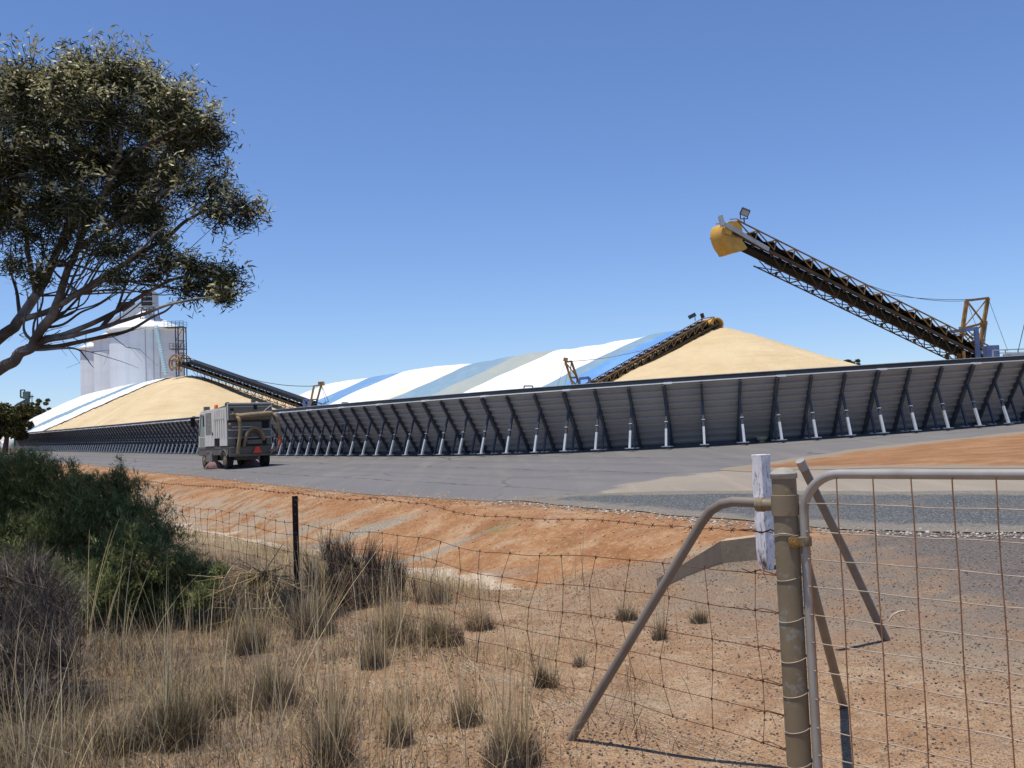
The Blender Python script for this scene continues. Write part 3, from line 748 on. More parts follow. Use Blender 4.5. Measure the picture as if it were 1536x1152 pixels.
    # wheels and axle at the lower third so that it stands on the ground behind the wall
    wh = MB(); a_ = L*.42; c0 = foot+e*a_; g0 = gz(c0.x, c0.y)
    return root, P, (foot, e, s, n, L)

# the big free-standing conveyor on the right (frame seen against the sky)
headR = U(1092, 355, 45.0); footR_vis = U(1462, 536, 51.5)
dirR = (footR_vis-headR); footR = headR + dirR*1.04
convR, PR, frR = conveyor('grain_conveyor', 'large raised black belt conveyor with yellow discharge hood reaching up into the sky', footR, headR, bays=15, tone='rust')
def cadd(mb, name, mat, root, bevel=0):
    O2 = root.location; mb.v = [(p[0]-O2.x, p[1]-O2.y, p[2]-O2.z) for p in mb.v]; return mb.build(name, mat, root, bevel)
# mast
mt = MB(); a1 = U(1450, 451, 51.0); b1 = U(1440, 521, 51.0); a2 = U(1482, 447, 53.2); b2 = U(1465, 546, 53.2)
b1e = b1 + (b1-a1)*.35; b2e = b2+(b2-a2)*.1
mt.bar(a1, b1e, .17, .17); mt.bar(a2, b2e, .17, .17); mt.bar(a1, a2, .12, .12)
c1 = a1.lerp(b1, .60); c2 = a2.lerp(b2, .38); mt.bar(c1, c2, .10, .12)
for p in (c1, c2): mt.bar(p-Vector((.16,0,0)), p+Vector((.16,0,0)), .2, .2)
mt.bar(a1, c2, .07, .07); mt.bar(a2, c1, .05, .05); mt.bar(c1, b2.lerp(a2, .25), .06, .06); mt.bar(c2, b1, .05, .05)
cadd(mt, 'mast', M['rust'], convR); O2 = convR.location
hy = MB(); hy.tube([c2+Vector((.14,0,-.1)), c2.lerp(b2, .55)+Vector((.20,0,0))], .045, 10); hy.tube([c2.lerp(b2, .4)+Vector((.18,0,0)), b2+Vector((.1,0,0))], .075, 10); cadd(hy, 'hydraulic_ram', M['galv'], convR)
def catenary(a, b, sag_, n=14):
    return [Vector(a).lerp(Vector(b), i/n) - Vector((0,0,sag_*4*(i/n)*(1-i/n))) for i in range(n+1)]
cb = MB(); foot_, e_, s_, n_, L_ = frR
for sd, top in ((-1, a1), (1, a2)):
    an = foot_+e_*(L_*.53)+s_*(sd*.5)+n_*.70
    cb.tube(catenary(top, an, .28), .014, 5)
cb.tube([a2, U(1512, 527, 56)], .012, 5); cb.tube([a1, U(1480, 530, 55)], .012, 5)
cadd(cb, 'stay_cable', M['black_steel'], convR)
bf = MB(); p0 = U(1416, 499, 51.3); p1 = U(1464, 493, 50.6); p2 = U(1468, 546, 50.6)
bf.bar(p0, p1, .16, .16); bf.bar(p1+Vector((0,0,.08)), p2+(p2-p1)*.6, .20, .18); bf.bar(p0.lerp(p1, .72), p1.lerp(p2, .28), .06, .06); bf.bar(p0, p0-Vector((0,0,.6)), .1, .1)
cadd(bf, 'lifting_frame', M['bluepaint'], convR)
def legs_under(root, pts, mat, name='leg'):
    for p in pts:
        mb = MB(); mb.bar(p, (p.x, p.y, gz(p.x, p.y)-.05), .12, .12); cadd(mb, name, mat, root)
for a_ in (.12, .30):
    for sd in (-1, 1):
        p = foot_+e_*(L_*a_)+s_*(sd*.5)-n_*.2
        if p.z-gz(p.x, p.y) > .3 and a_ < .2: legs_under(convR, [p], M['rust'])
# an undercarriage with wheels under the lower third, behind the wall
pc = foot_+e_*(L_*.20); g0 = gz(pc.x, pc.y)
for sd in (-1, 1):
    uc = MB(); w_ = pc+s_*(sd*1.0); uc.tube([Vector((w_.x, w_.y, g0+.45))-s_*.15, Vector((w_.x, w_.y, g0+.45))+s_*.15], .45, 20); cadd(uc, 'wheel', M['rubber'], convR)

# the conveyor lying against the middle heap
headC = U(1066, 494, 75.3); footC = headC + (U(884, 592, 68.0)-headC)*1.12
headC = headC + Vector((0, 0, .3))
convC, PC, frC = conveyor('grain_conveyor', 'rusty belt conveyor lying up the slope against the tan heap beside the blue tarpaulin', footC, headC, width=1.2, up=.62, low=.5, bays=18, hood=False, lights=False, tone='rust')
foot_, e_, s_, n_, L_ = frC; O2 = convC.location
hd = MB(); hc = headC+e_*.2
# yellow half-round head chute
arc = [(math.cos(a), math.sin(a)) for a in np.linspace(R(200), R(-40), 14)]
fw = Vector((e_.x, e_.y, 0)).normalized()
outer = [hc+fw*(x*.62)+Vector((0,0,z*.46)) for x, z in arc]; inner = [hc+fw*(x*.52)+Vector((0,0,z*.37)) for x, z in arc]
hd.prism([p-s_*.6 for p in outer+inner[::-1]], s_*1.2); cadd(hd, 'hood', M['yellow'], convC)
fl = MB(); b0 = headC-e_*1.4+n_*.9
fl.bar(b0, b0+Vector((0,0,.3)), .05, .05); fl.box((-.28,-.12,-.12), (.28,.12,.16), 0, Matrix.Translation(b0+Vector((-.2,0,.35))) @ Matrix.Rotation(R(-25), 4, 'Y')); cadd(fl, 'floodlight', M['black_steel'], convC); fl = MB()
fl.bar(headC-e_*.5+n_*.8, headC-e_*.5+n_*1.15, .2, .2); cadd(fl, 'floodlight', M['black_steel'], convC)
mt = MB(); a1 = U(848, 543, 67.5); a2 = U(857, 542, 69.0); b1 = U(862, 586, 67.5); b2 = U(872, 586, 69.0)
mt.bar(a1, b1+(b1-a1)*.9, .15, .15); mt.bar(a2, b2+(b2-a2)*.9, .15, .15); mt.bar(a1, a2, .12, .12); mt.bar(a1.lerp(b1, .55), a2.lerp(b2, .55), .12, .12)
mt.bar(a1, a2.lerp(b2, .5), .06, .06); mt.bar(a2, a1.lerp(b1, .5), .06, .06); mt.bar(a1.lerp(b1, .6), a2.lerp(b2, 1), .06, .06); mt.bar(a2.lerp(b2, .6), b1, .06, .06)
mt.bar(a1+Vector((0,0,.05)), a1+Vector((.05,0,.28)), .3, .3); cadd(mt, 'mast', M['rust'], convC)
cb = MB(); an = foot_+e_*(L_*.55)+n_*.75
cb.tube(catenary(a2, an, .15), .02, 5); cb.tube([a1, U(834, 585, 66)], .016, 5); cb.tube([a1.lerp(b1, .3), U(845, 585, 66)], .014, 5); cadd(cb, 'stay_cable', M['rust'], convC)
bf = MB(); p0 = U(869, 568, 68); p1 = U(884, 566.5, 68); bf.bar(p0, p1, .18, .18); bf.bar(p1, p1-Vector((0,0,2.2)), .2, .2); bf.bar(p0, p0-Vector((0,0,2.2)), .14, .14); cadd(bf, 'lifting_frame', M['bluepaint'], convC)
legs_under(convC, [foot_+e_*(L_*.05)+s_*.5, foot_+e_*(L_*.05)-s_*.5], M['rust'])

# the conveyor running down from the left heap
headL = U(276, 547, 114.0); footL = headL + (U(462, 612, 106.5)-headL)*1.06
convL, PL, frL = conveyor('grain_conveyor', 'dark belt conveyor running down from the left heap in front of the silos', footL, headL, width=1.5, up=.8, low=.75, bays=18, hood=False, lights=False, tone='black_steel')
foot_, e_, s_, n_, L_ = frL
hd = MB(); hc = headL+e_*.6; fw = Vector((e_.x, e_.y, 0)).normalized()
for sd in (-.75, .75):
    hd.tube([hc+fw*(x*.95)+Vector((0,0,z*.95))+s_*sd for x, z in [(math.cos(a), math.sin(a)) for a in np.linspace(R(190), R(-60), 14)]], .09, 6)
hd.tube([hc+fw*(x*.5)+Vector((0,0,z*.5))-s_*.8 for x, z in [(math.cos(a), math.sin(a)) for a in np.linspace(0, 6.28, 16)]], .1, 6)
for a in (R(150), R(90), R(20), R(-40)):
    hd.bar(hc+fw*(math.cos(a)*.95)+Vector((0,0,math.sin(a)*.95))-s_*.75, hc+fw*(math.cos(a)*.95)+Vector((0,0,math.sin(a)*.95))+s_*.75, .1, .1)
cadd(hd, 'head_guard', M['rust'], convL)
cv = MB(); cv.bar(foot_+e_*(L_*.03)+n_*.62, foot_+e_*(L_*.93)+n_*.62, 1.45, .42, up=n_); cadd(cv, 'belt_cover', M['lip'], convL)
mt = MB(); a1 = U(471, 579, 105); b1 = U(464, 613, 105); a2 = U(482, 577.5, 108); b2 = U(472, 613, 108)
mt.bar(a1, b1+(b1-a1)*.8, .19, .19); mt.bar(a2, b2+(b2-a2)*.8, .19, .19); mt.bar(a1, a2, .14, .14); mt.bar(a1.lerp(b1, .6), a2.lerp(b2, .6), .14, .14); mt.box((-.3,-.3,-.05), (.3,.3,.35), 0, Matrix.Translation(a2)); cadd(mt, 'mast', M['rust'], convL)
cb = MB(); cb.tube(catenary(a1, foot_+e_*(L_*.56)+n_*.9, .35), .035, 5); cb.tube([a2, U(496, 609, 108)], .025, 5); cb.tube([a2, U(490, 609, 104)], .02, 5); cadd(cb, 'stay_cable', M['black_steel'], convL)
bf = MB(); 
for (ua, va, ub, vb) in ((456, 600, 463, 600), ):
    p0 = U(ua, va, 104); p1 = U(ub, vb, 104); bf.bar(p0, p1, .22, .22); bf.bar(p0, p0-Vector((0,0,3)), .22, .22); bf.bar(p1, p1-Vector((0,0,3)), .22, .22)
cadd(bf, 'lifting_frame', M['bluepaint'], convL)
legs_under(convL, [foot_+e_*(L_*.06)], M['black_steel'])

# small hoops showing above the wall
for (u0_, u1_, v_, lab) in ((786, 799, 579, 'small dark hoop frame above the wall before the white tarpaulin'), (513, 522, 604, 'small dark hoop frame above the wall before the blue tarpaulin stripe')):
    Yh = 40.5 if u0_ > 700 else 48.5
    p0 = U(u0_, v_, Yh); p1 = U(u1_, v_, Yh); mb = MB()
    hp = empty('ladder_hoop', (p0.x, p0.y, gz(p0.x, p0.y)), lab, 'ladder', 'ladder hoops over the wall')
    for p in (p0, p1):
        mb.bar((p.x, p.y, gz(p.x, p.y)), p, .05, .05)
    cadd(mb, 'rail', M['steel'], hp); mb = MB(); mb.bar(p0, p1, .05, .05); 
    cadd(mb, 'rung', M['steel'], hp)
    for k in range(7):
        z = gz(p0.x, p0.y)+.3+k*.3
        if z < p0.z-.5: mb = MB(); mb.bar((p0.x, p0.y, z), (p1.x, p1.y, z), .03, .03); cadd(mb, 'rung', M['steel'], hp)

# loading platform at the right edge, behind the wall
pf0 = U(1476, 541, 49.5); pf1 = U(1640, 533, 49.5); zf = pf0.z-.35
pl = empty('loading_platform', (pf0.x, pf0.y, gz(pf0.x, pf0.y)), 'grey steel platform with a handrail behind the wall at the right edge', 'platform')
mb = MB(); mb.box((pf0.x, pf0.y-.8, zf-.12), (pf1.x, pf0.y+1.6, zf)); cadd(mb, 'deck', M['galv'], pl)
for x in (pf0.x+.2, (pf0.x+pf1.x)/2, pf1.x-.2):
    for y in (pf0.y-.7, pf0.y+1.5):
        mb = MB(); mb.bar((x, y, zf-.12), (x, y, gz(x, y)-.05), .12, .12); cadd(mb, 'leg', M['galv'], pl)
mb = MB()
zt = U(1490, 527, 49.5).z
for y in (pf0.y-.75, pf0.y+1.55):
    for z in (zt, (zt+zf)/2): mb.bar((pf0.x+.1, y, z), (pf1.x, y, z), .05, .05)
    x = pf0.x+.1
    while x < pf1.x: mb.bar((x, y, zf), (x, y, zt), .05, .05); x += .62
cadd(mb, 'handrail', M['galv'], pl)
bx = U(1482, 518, 49.9); bx1 = U(1499, 518, 49.9)
o = empty('control_box', (bx.x, bx.y, zf), 'blue-grey control box standing on the platform beside the mast', 'control box')
mb = MB(); mb.box((0, 0, 0), (bx1.x-bx.x, .6, bx.z-zf)); mb.build('cabinet', M['bluepaint'], o, .02)
mb = MB(); mb.box((.06, -.02, .1), (bx1.x-bx.x-.06, -.003, bx.z-zf-.1)); mb.build('door', M['bluepaint'], o, .005)
bt = U(1518, 529, 50.2)
o = empty('steel_bin', (bt.x, bt.y, zf), 'pale grey ribbed steel bin behind the handrail at the right edge', 'bin')
mb = MB(); hb = bt.z-zf; mb.box((0, 0, 0), (2.6, 1.0, hb)); mb.build('body', M['galv'], o, .02)
for k in range(6): mb = MB(); mb.box((.1+k*.48, -.03, .02), (.18+k*.48, -.002, hb-.02)); mb.build('rib', M['galv'], o)
mb = MB(); mb.tube([U(1527, 527, 50), U(1538, 480, 50), U(1545, 440, 50)], .02, 5); o2 = mb.build('steel_cable', M['black_steel']); tag(o2, 'thin slanting cable rising from the platform at the right edge', 'cable')

# ------------------------------------------------------------------ silos
S1 = U(221, 560, 215); dS = Vector((-10.35, 16.8, 0)); RS = 7.55
labs = ['white cylindrical grain silo with a cone roof, nearest and largest of the row', 'white cylindrical grain silo between the nearest and the farthest silo of the row', 'white cylindrical grain silo at the far left end of the row']
ztop = U(200, 497, 215).z
for k in range(3):
    c = Vector((S1.x, S1.y, 0))+dS*k; g0 = gz(c.x, c.y)
    so = empty('grain_silo', (c.x, c.y, g0), labs[k], 'silo', 'white silos behind the left heap')
    hh = ztop-g0; mb = MB(); mb.lathe([(RS, -1), (RS, hh*.33), (RS, hh*.66), (RS, hh-.5)], 64); mb.build('barrel', M['silo'], so)
    mb = MB(); mb.lathe([(RS, hh-.5), (RS+.62, hh-.30), (RS+.62, hh), (RS*.5, hh+2.3), (.9, hh+4.3), (.0, hh+4.3)], 64, smooth=False); mb.build('roof', M['white'], so)
    if k == 0:
        mb = MB()
        for az_ in (-72, -60, -50):
            a = R(az_); p = Vector((RS*math.cos(a)*1.005, RS*math.sin(a)*1.005, 0)); mb.bar(p, p+Vector((0,0,hh-.6)), .14, .14)
        mb.build('conduit', M['galv'], so)
# gallery over the roofs
ga = empty('silo_gallery', (S1.x, S1.y, ztop), 'grey elevated conveyor gallery running along the tops of the white silos', 'gallery')
mb = MB(); a = Vector((0, 0, 5.6))-dS*.05; b = dS*2.15+Vector((0, 0, 5.6)); mb.bar(a, b, 1.9, 2.1); mb.build('gallery_body', M['galv'], ga)
mb = MB(); sdv = dS.normalized().cross(Vector((0,0,1)))
for k in range(26):
    p = a.lerp(b, k/25); mb.bar(p+sdv*.98-Vector((0,0,1.1)), p+sdv*.98+Vector((0,0,1.1)), .14, .1)
for z in (-1.05, 1.05): mb.bar(a+sdv*.97+Vector((0,0,z)), b+sdv*.97+Vector((0,0,z)), .1, .16)
mb.build('frame', M['steel'], ga)
for k in (0.0, .33, .66, .98):
    p = a.lerp(b, k)
    for sx in (-.8, .8):
        for sy in (-.9, .9): mb = MB(); mb.bar(p+Vector((sx, sy, -1)), p+Vector((sx*1.2, sy*1.2, -3.0)), .16, .16); mb.build('leg', M['steel'], ga)
hdh = empty('head_house', (S1.x+1.8, S1.y-2.6, ztop+2.0), 'dark louvred head house on a steel frame at the near end of the silo gallery', 'head house')
mb = MB(); mb.box((-1.35, -1.5, 2.6), (1.35, 1.5, 5.9)); mb.build('house', M['galv'], hdh, .03)
mb = MB(); 
for z in (2.9, 3.9, 4.9): mb.box((-1.25, -1.56, z), (1.05, -1.503, z+.75))
mb.build('louvre', M['dark'], hdh)
mb = MB()
for sx in (-1.2, 1.2):
    for sy in (-1.3, 1.3): mb.bar((sx, sy, 2.6), (sx*1.3, sy*1.3, -.6), .16, .16)
    mb.bar((sx, -1.3, 2.5), (-sx, -1.5, .2), .1, .1)
mb.build('frame', M['steel'], hdh)
for z_, w_ in ((2.45, .12), (3.2, .08)): mb = MB(); mb.bar((-1.9, -1.9, z_), (1.9, -1.9, z_), w_, w_); mb.build('railing', M['steel'], hdh)
# pale blue spout
mb = MB(); q0 = U(234, 489, 206.0); q1 = U(249, 562, 204.0)
pts = [q0.lerp(q1, k/20) for k in range(21)]; mb.tube(pts, .42, 10)
for k in range(1, 20): mb.tube([q0.lerp(q1, k/20-.004), q0.lerp(q1, k/20+.004)], .52, 10)
M['paleblue'] = plain('pale_blue_paint', (.52,.66,.68), .1, 1, .5, .3)
o = mb.build('grain_spout', M['paleblue']); tag(o, 'pale blue ringed spout pipe slanting down the front of the nearest silo', 'pipe')
# stair tower
T0 = U(263, 490, 206.5); T1 = U(275, 490, 206.5); wT = T1.x-T0.x; gT = gz(T0.x, T0.y)
tw = empty('ladder_tower', (T0.x, T0.y, gT), 'dark steel ladder tower with platforms on the right side of the nearest silo', 'tower')
zt = T0.z-gT; mb = MB()
for x in (0, wT):
    for y in (0, 1.6): mb.bar((x, y, -.5), (x, y, zt), .2, .2)
k = 0; z = 0
while z < zt-2.6:
    mb.bar((0, 0, z), (wT, 0, z+2.6), .09, .09); mb.bar((0, 0, z+2.6), (wT, 0, z+2.6), .1, .1); mb.bar((0, 1.6, z+2.6), (wT, 1.6, z+2.6), .1, .1); z += 2.6
mb.build('frame', M['steel'], tw)
for zz, x0 in ((zt, -2.2), (U(263, 523, 206.5).z-gT, -1.2)):
    mb = MB(); mb.box((x0, -.5, zz-.12), (wT+.1, 1.9, zz)); 
    for y in (-.45, 1.85):
        for z_ in (.55, 1.1): mb.bar((x0, y, zz+z_), (wT+.1, y, zz+z_), .07, .07)
        x = x0
        while x < wT+.2: mb.bar((x, y, zz), (x, y, zz+1.15), .07, .07); x += .8
    mb.build('platform', M['steel'], tw)
# elevator frame on the far end of the gallery
p = Vector((S1.x, S1.y, 0))+dS*1.02
o = empty('roof_hoist', (p.x, p.y, ztop+2.8), 'dark lattice hoist frame on the gallery behind the branches', 'hoist')
mb = MB()
for sx in (-1.5, 1.5):
    for sy in (-1, 1): mb.bar((sx, sy, 0), (sx*.8, sy, 6.8), .2, .2)
for z in (2, 4, 6.6): mb.bar((-1.5, -1, z), (1.5, -1, z), .16, .16); mb.bar((-1.5, -1, z-1.6), (1.5, -1, z), .12, .12)
mb.box((-1.2, -.9, 4.2), (1.2, .9, 6.2)); mb.build('frame', M['black_steel'], o)
# far headframe, green, on the left skyline
hf0 = U(40, 612, 260); gH = gz(hf0.x, hf0.y)
o = empty('grain_elevator', (hf0.x, hf0.y, gH), 'small green elevator head and spout standing above the trees at the far left', 'elevator')
def hpt(u, v): return U(u, v, 260) - o.location
mb = MB(); mb.bar(hpt(41, 590), hpt(41, 612)-Vector((0,0,9)), .9, .9); mb.box((-.7,-.7,-.4), (.7,.7,1.5), 0, Matrix.Translation(hpt(40, 596))); mb.build('shaft', plain('green_grey_paint', (.10,.16,.15), .2, .5, .6, .3), o)
mb = MB(); mb.bar(hpt(40, 600), hpt(26, 607), .55, .55); mb.bar(hpt(26, 607), hpt(20, 612), .5, .5); mb.bar(hpt(31, 585), hpt(37, 585), .3, .3); mb.bar(hpt(31, 585), hpt(31, 596), .3, .3); mb.bar(hpt(37, 585), hpt(38, 596), .25, .25); mb.bar(hpt(42, 595), hpt(50, 595), .5, .3); mb.bar(hpt(48, 592), hpt(48, 614), .15, .15)
mb.bar(hpt(31, 596), hpt(40, 596), .4, .4); mb.build('spout', plain('dark_green_grey', (.06,.10,.11), .2, .5, .6, .3), o)
# folded tarpaulin end hanging at the far end of the wall
e0 = WP(0, .2, 0); mb = MB(); V = []
for i in range(13):
    for j in range(5):
        a = i/12; V.append(Vector((e0.x-.4-3.6*a+.2*math.sin(i*2.1), e0.y-.8*a+.35*math.sin(i*1.9+j), e0.z+.1+2.6*(1-j/4)*(1-.75*a)+.08*math.sin(i*3+j))))
mb.add(V, [(i*5+j, i*5+j+1, (i+1)*5+j+1, (i+1)*5+j) for i in range(12) for j in range(4)], 0, True)
o = mb.build('tarpaulin', M['tarp_white']); tag(o, 'crumpled pale tarpaulin end hanging at the far left end of the wall', 'tarpaulin'); so = o.modifiers.new('t', 'SOLIDIFY'); so.thickness = .04
mb = MB(); mb.bar(WP(0, OUT, .1), WP(0, OUT*.9, H), .35, .25); o = mb.build('end_post', plain('green_paint', (.05,.20,.14), .2, 2, .5, .3), bw); o.data.transform(Matrix.Translation(-O))
# small concrete block at the foot of the wall
pb = on_ground(1143, 664); 
o = empty('drain_block', pb, 'small pale weight block on the bitumen at the foot of the wall', 'block')
mb = MB(); mb.lathe([(.10, 0), (.10, .08), (.20, .12), (.20, .22), (.0, .22)], 16); mb.build('block', M['concrete'], o)
# ------------------------------------------------------------------ road sweeper
sp = on_ground(377, 702); sp = Vector((sp.x, sp.y, float(pad(sp.x, sp.y))+.014))
sw = empty('road_sweeper', sp, 'weathered cream and grey road sweeper truck with looping hoses and a red rear triangle', 'sweeper truck', rz=R(33))
# local frame: +y forward, x to the right, rear face at y = 0
mb = MB()
mb.box((-.96, .12, .58), (.96, 4.55, .96))
mb.box((-.90, .02, .60), (.90, .118, .92)); mb.box((-.6, .5, .34), (.6, 4.2, .579))
mb.build('chassis', M['sweeper_base'], sw, .02)
for (y, r) in ((.62, .37), (3.75, .37)):
    for sx in (-1, 1):
        mb = MB(); x = sx*.80
        mb.tube([(x-.14, y, r), (x-.12, y, r), (x+.12, y, r), (x+.14, y, r)], [r*.86, r, r, r*.86], 28, smooth=False); w = mb.build('wheel', M['rubber'], sw, .01)
        mb = MB(); xo = x+sx*.143
        mb.tube([(xo-.01*sx, y, r), (xo+.006*sx, y, r)], [r*.62, r*.58], 20); mb.tube([(xo, y, r), (xo+.03*sx, y, r)], [.10, .08], 12)
        for k in range(8):
            a = k*math.pi/4; mb.tube([(xo, y+.17*math.cos(a), r+.17*math.sin(a)), (xo+.018*sx, y+.17*math.cos(a), r+.17*math.sin(a))], .018, 6)
        q_ = mb.build('rim', M['hose'], sw); q_.parent = w
# wheel arches
for sx in (-1, 1):
    mb = MB(); mb.tube([(sx*.985, .62+.44*math.cos(a), .37+.44*math.sin(a)) for a in np.linspace(R(20), R(160), 12)], .025, 6); mb.build('mudguard', M['sweeper_base'], sw)
# hopper
mb = MB()
sec = [(0.10, .97), (0.10, 1.98), (.30, 1.98), (.30, 2.06), (.0, 2.06), (-.04, 2.62), (.02, 2.74), (2.55, 2.58), (2.55, .97)]
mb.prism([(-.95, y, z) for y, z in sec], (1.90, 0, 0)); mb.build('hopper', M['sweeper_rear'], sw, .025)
mb = MB()
mb.box((-.98, -.03, 2.74), (.98, .05, 2.80)); mb.box((-.975, -.05, 2.05), (-.952, .02, 2.74)); mb.box((.952, -.05, 2.05), (.975, .02, 2.74))
for z in (1.28, 1.62): mb.box((-.93, .072, z), (.93, .098, z+.035))
mb.box((-.75, .06, 1.75), (.2, .099, 1.79)); mb.bar((.4, -.055, 2.25), (.92, -.055, 2.66), .03, .03); mb.bar((-.9, -.07, 2.3), (.92, -.06, 2.42), .025, .025)
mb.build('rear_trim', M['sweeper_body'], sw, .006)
for a_, b_, nm in (((-.86, -.048, 2.46), (-.72, -.041, 2.56), 'rear_lamp'), ((.15, -.06, 2.50), (.30, -.042, 2.70), 'latch'), ((-.62, .04, .99), (.72, .097, 1.25), 'rear_vent'), ((.56, .02, 1.7), (.84, .098, 2.0), 'rear_vent')):
    mb = MB(); mb.box(a_, b_); mb.build(nm, M['dark'], sw, .003)
# left and right skins: white ribbed panel
for sx in (-1, 1):
    mb = MB(); x0 = sx*.952; x1 = sx*.985
    mb.box((min(x0, x1), .14, 1.32), (max(x0, x1), 1.98, 2.62))
    for k in range(5):
        y = .42+k*.32; mb.prism([(x1, y, 2.10), (x1, y+.20, 2.10), (x1+sx*.05, y+.17, 2.16), (x1+sx*.05, y+.03, 2.16)], (0, 0, .42))
        mb.box((min(x1, x1+sx*.03), y+.05, 1.36), (max(x1, x1+sx*.03), y+.13, 2.12))
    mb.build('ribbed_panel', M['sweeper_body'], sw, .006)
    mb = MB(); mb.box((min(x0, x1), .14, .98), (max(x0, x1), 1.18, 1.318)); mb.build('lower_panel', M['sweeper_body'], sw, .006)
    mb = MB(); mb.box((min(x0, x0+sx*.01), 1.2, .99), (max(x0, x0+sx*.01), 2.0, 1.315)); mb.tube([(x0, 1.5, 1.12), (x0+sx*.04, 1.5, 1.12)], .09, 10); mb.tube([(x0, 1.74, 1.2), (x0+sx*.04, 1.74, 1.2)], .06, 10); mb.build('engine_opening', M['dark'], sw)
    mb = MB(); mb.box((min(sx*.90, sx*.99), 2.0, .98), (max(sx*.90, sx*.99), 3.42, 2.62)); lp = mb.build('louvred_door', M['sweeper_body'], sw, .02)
    mb = MB()
    for k in range(17):
        for c in range(4):
            y = 2.32+c*.235; z = 1.52+k*.058; mb.box((min(sx*.991, sx*.999), y, z), (max(sx*.991, sx*.999), y+.19, z+.034))
    q_ = mb.build('louvre', M['sweeper_base'], sw); q_.parent = lp
    mb = MB(); mb.box((min(sx*.99, sx*1.02), 2.12, 1.45), (max(sx*.99, sx*1.02), 2.17, 1.60)); q_ = mb.build('handle', M['dark'], sw, .005); q_.parent = lp
    mb = MB(); mb.box((min(sx*.985, sx*.992), .12, .955), (max(sx*.985, sx*.992), 4.4, .972)); mb.build('side_seam', M['dark'], sw)
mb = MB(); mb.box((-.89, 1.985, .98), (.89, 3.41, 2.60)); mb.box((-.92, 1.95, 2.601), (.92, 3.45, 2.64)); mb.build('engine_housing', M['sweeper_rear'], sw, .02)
# cab
mb = MB()
sec = [(3.43, .70), (3.43, 2.62), (4.30, 2.62), (4.55, 2.50), (4.78, 1.45), (4.80, .72)]
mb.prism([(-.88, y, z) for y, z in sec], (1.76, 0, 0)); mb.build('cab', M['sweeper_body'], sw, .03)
for sx in (-1, 1):
    mb = MB(); x = sx*.883
    mb.prism([(x, y, z) for y, z in ((3.56, 1.0), (3.56, 2.46), (4.28, 2.46), (4.60, 1.5), (4.62, 1.0))], (sx*.012, 0, 0)); dd = mb.build('cab_door', M['glass'], sw, .004)
    mb = MB()
    for a, b in (((3.54, .98), (3.54, 2.5)), ((3.54, 2.48), (4.30, 2.48)), ((4.30, 2.48), (4.62, 1.5)), ((3.54, 1.42), (4.60, 1.42)), ((3.54, .98), (4.64, .98))):
        mb.bar((x+sx*.012, *a), (x+sx*.012, *b), .05, .03)
    q_ = mb.build('door_frame', M['sweeper_body'], sw); q_.parent = dd
    mb = MB(); mb.bar((sx*.9, 4.45, 2.35), (sx*1.18, 4.62, 2.42), .03, .03); mb.bar((sx*1.18, 4.62, 2.42), (sx*1.18, 4.62, 1.75), .025, .025); mb.box((sx*1.18-.10, 4.585, 1.92), (sx*1.18+.10, 4.655, 2.38)); mb.build('mirror', M['dark'], sw, .02)
mb = MB(); mb.prism([(-.78, 4.56, 2.44), (.78, 4.56, 2.44), (.78, 4.795, 1.5), (-.78, 4.795, 1.5)], (0, .012, .004)); mb.build('windscreen', M['glass'], sw)
# roof fittings
mb = MB(); mb.tube([(-.55, 3.05, 2.64), (-.55, 3.05, 2.68)], .09, 14); bb = mb.build('beacon_base', M['dark'], sw)
mb = MB(); mb.lathe([(.085, 0), (.085, .15), (.06, .2), (0, .2)], 16, c=(-.55, 3.05, 2.68)); bq = mb.build('beacon', M['orange'], sw)
mb = MB(); mb.tube([(-.1, 2.8, 2.64), (-.1, 2.8, 2.80)], .04, 10); mb.lathe([(.05, 0), (.12, .04), (.12, .14), (.05, .19), (0, .19)], 14, c=(-.1, 2.8, 2.78)); mb.build('exhaust_cap', M['dark'], sw)
mb = MB(); mb.box((-.8, 4.0, 2.63), (-.55, 4.2, 2.83)); mb.build('work_light', M['sweeper_base'], sw, .02)
mb = MB(); mb.box((.12, .02, 2.80), (.28, .2, 2.93)); mb.build('rear_light', M['sweeper_base'], sw, .01)
mb = MB()
for x in (.25, .42, .55): mb.bar((x, 2.4, 2.6), (x, 2.4, 2.76), .025, .025)
mb.bar((.25, 2.4, 2.70), (.55, 2.4, 2.70), .02, .02); mb.build('lifting_eye', M['dark'], sw)
# side broom and its tin housing
for sx in (-1, 1):
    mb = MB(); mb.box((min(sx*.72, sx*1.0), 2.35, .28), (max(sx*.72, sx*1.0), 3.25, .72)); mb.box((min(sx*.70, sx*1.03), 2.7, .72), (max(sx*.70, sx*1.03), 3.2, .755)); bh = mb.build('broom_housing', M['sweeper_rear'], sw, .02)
    mb = MB(); c = Vector((sx*.84, 2.5, 0))
    mb.lathe([(.20, .30), (.30, .22), (.46, .02), (.40, .02), (.2, .2)], 26, c=c)
    for k in range(60):
        a = k*.1047; ra = .44+.05*random.random(); mb.bar(c+Vector((.28*math.cos(a), .28*math.sin(a), .22)), c+Vector((ra*math.cos(a+.1), ra*math.sin(a+.1), .012)), .02, .02)
    mb.build('side_broom', M['bristle'], sw)
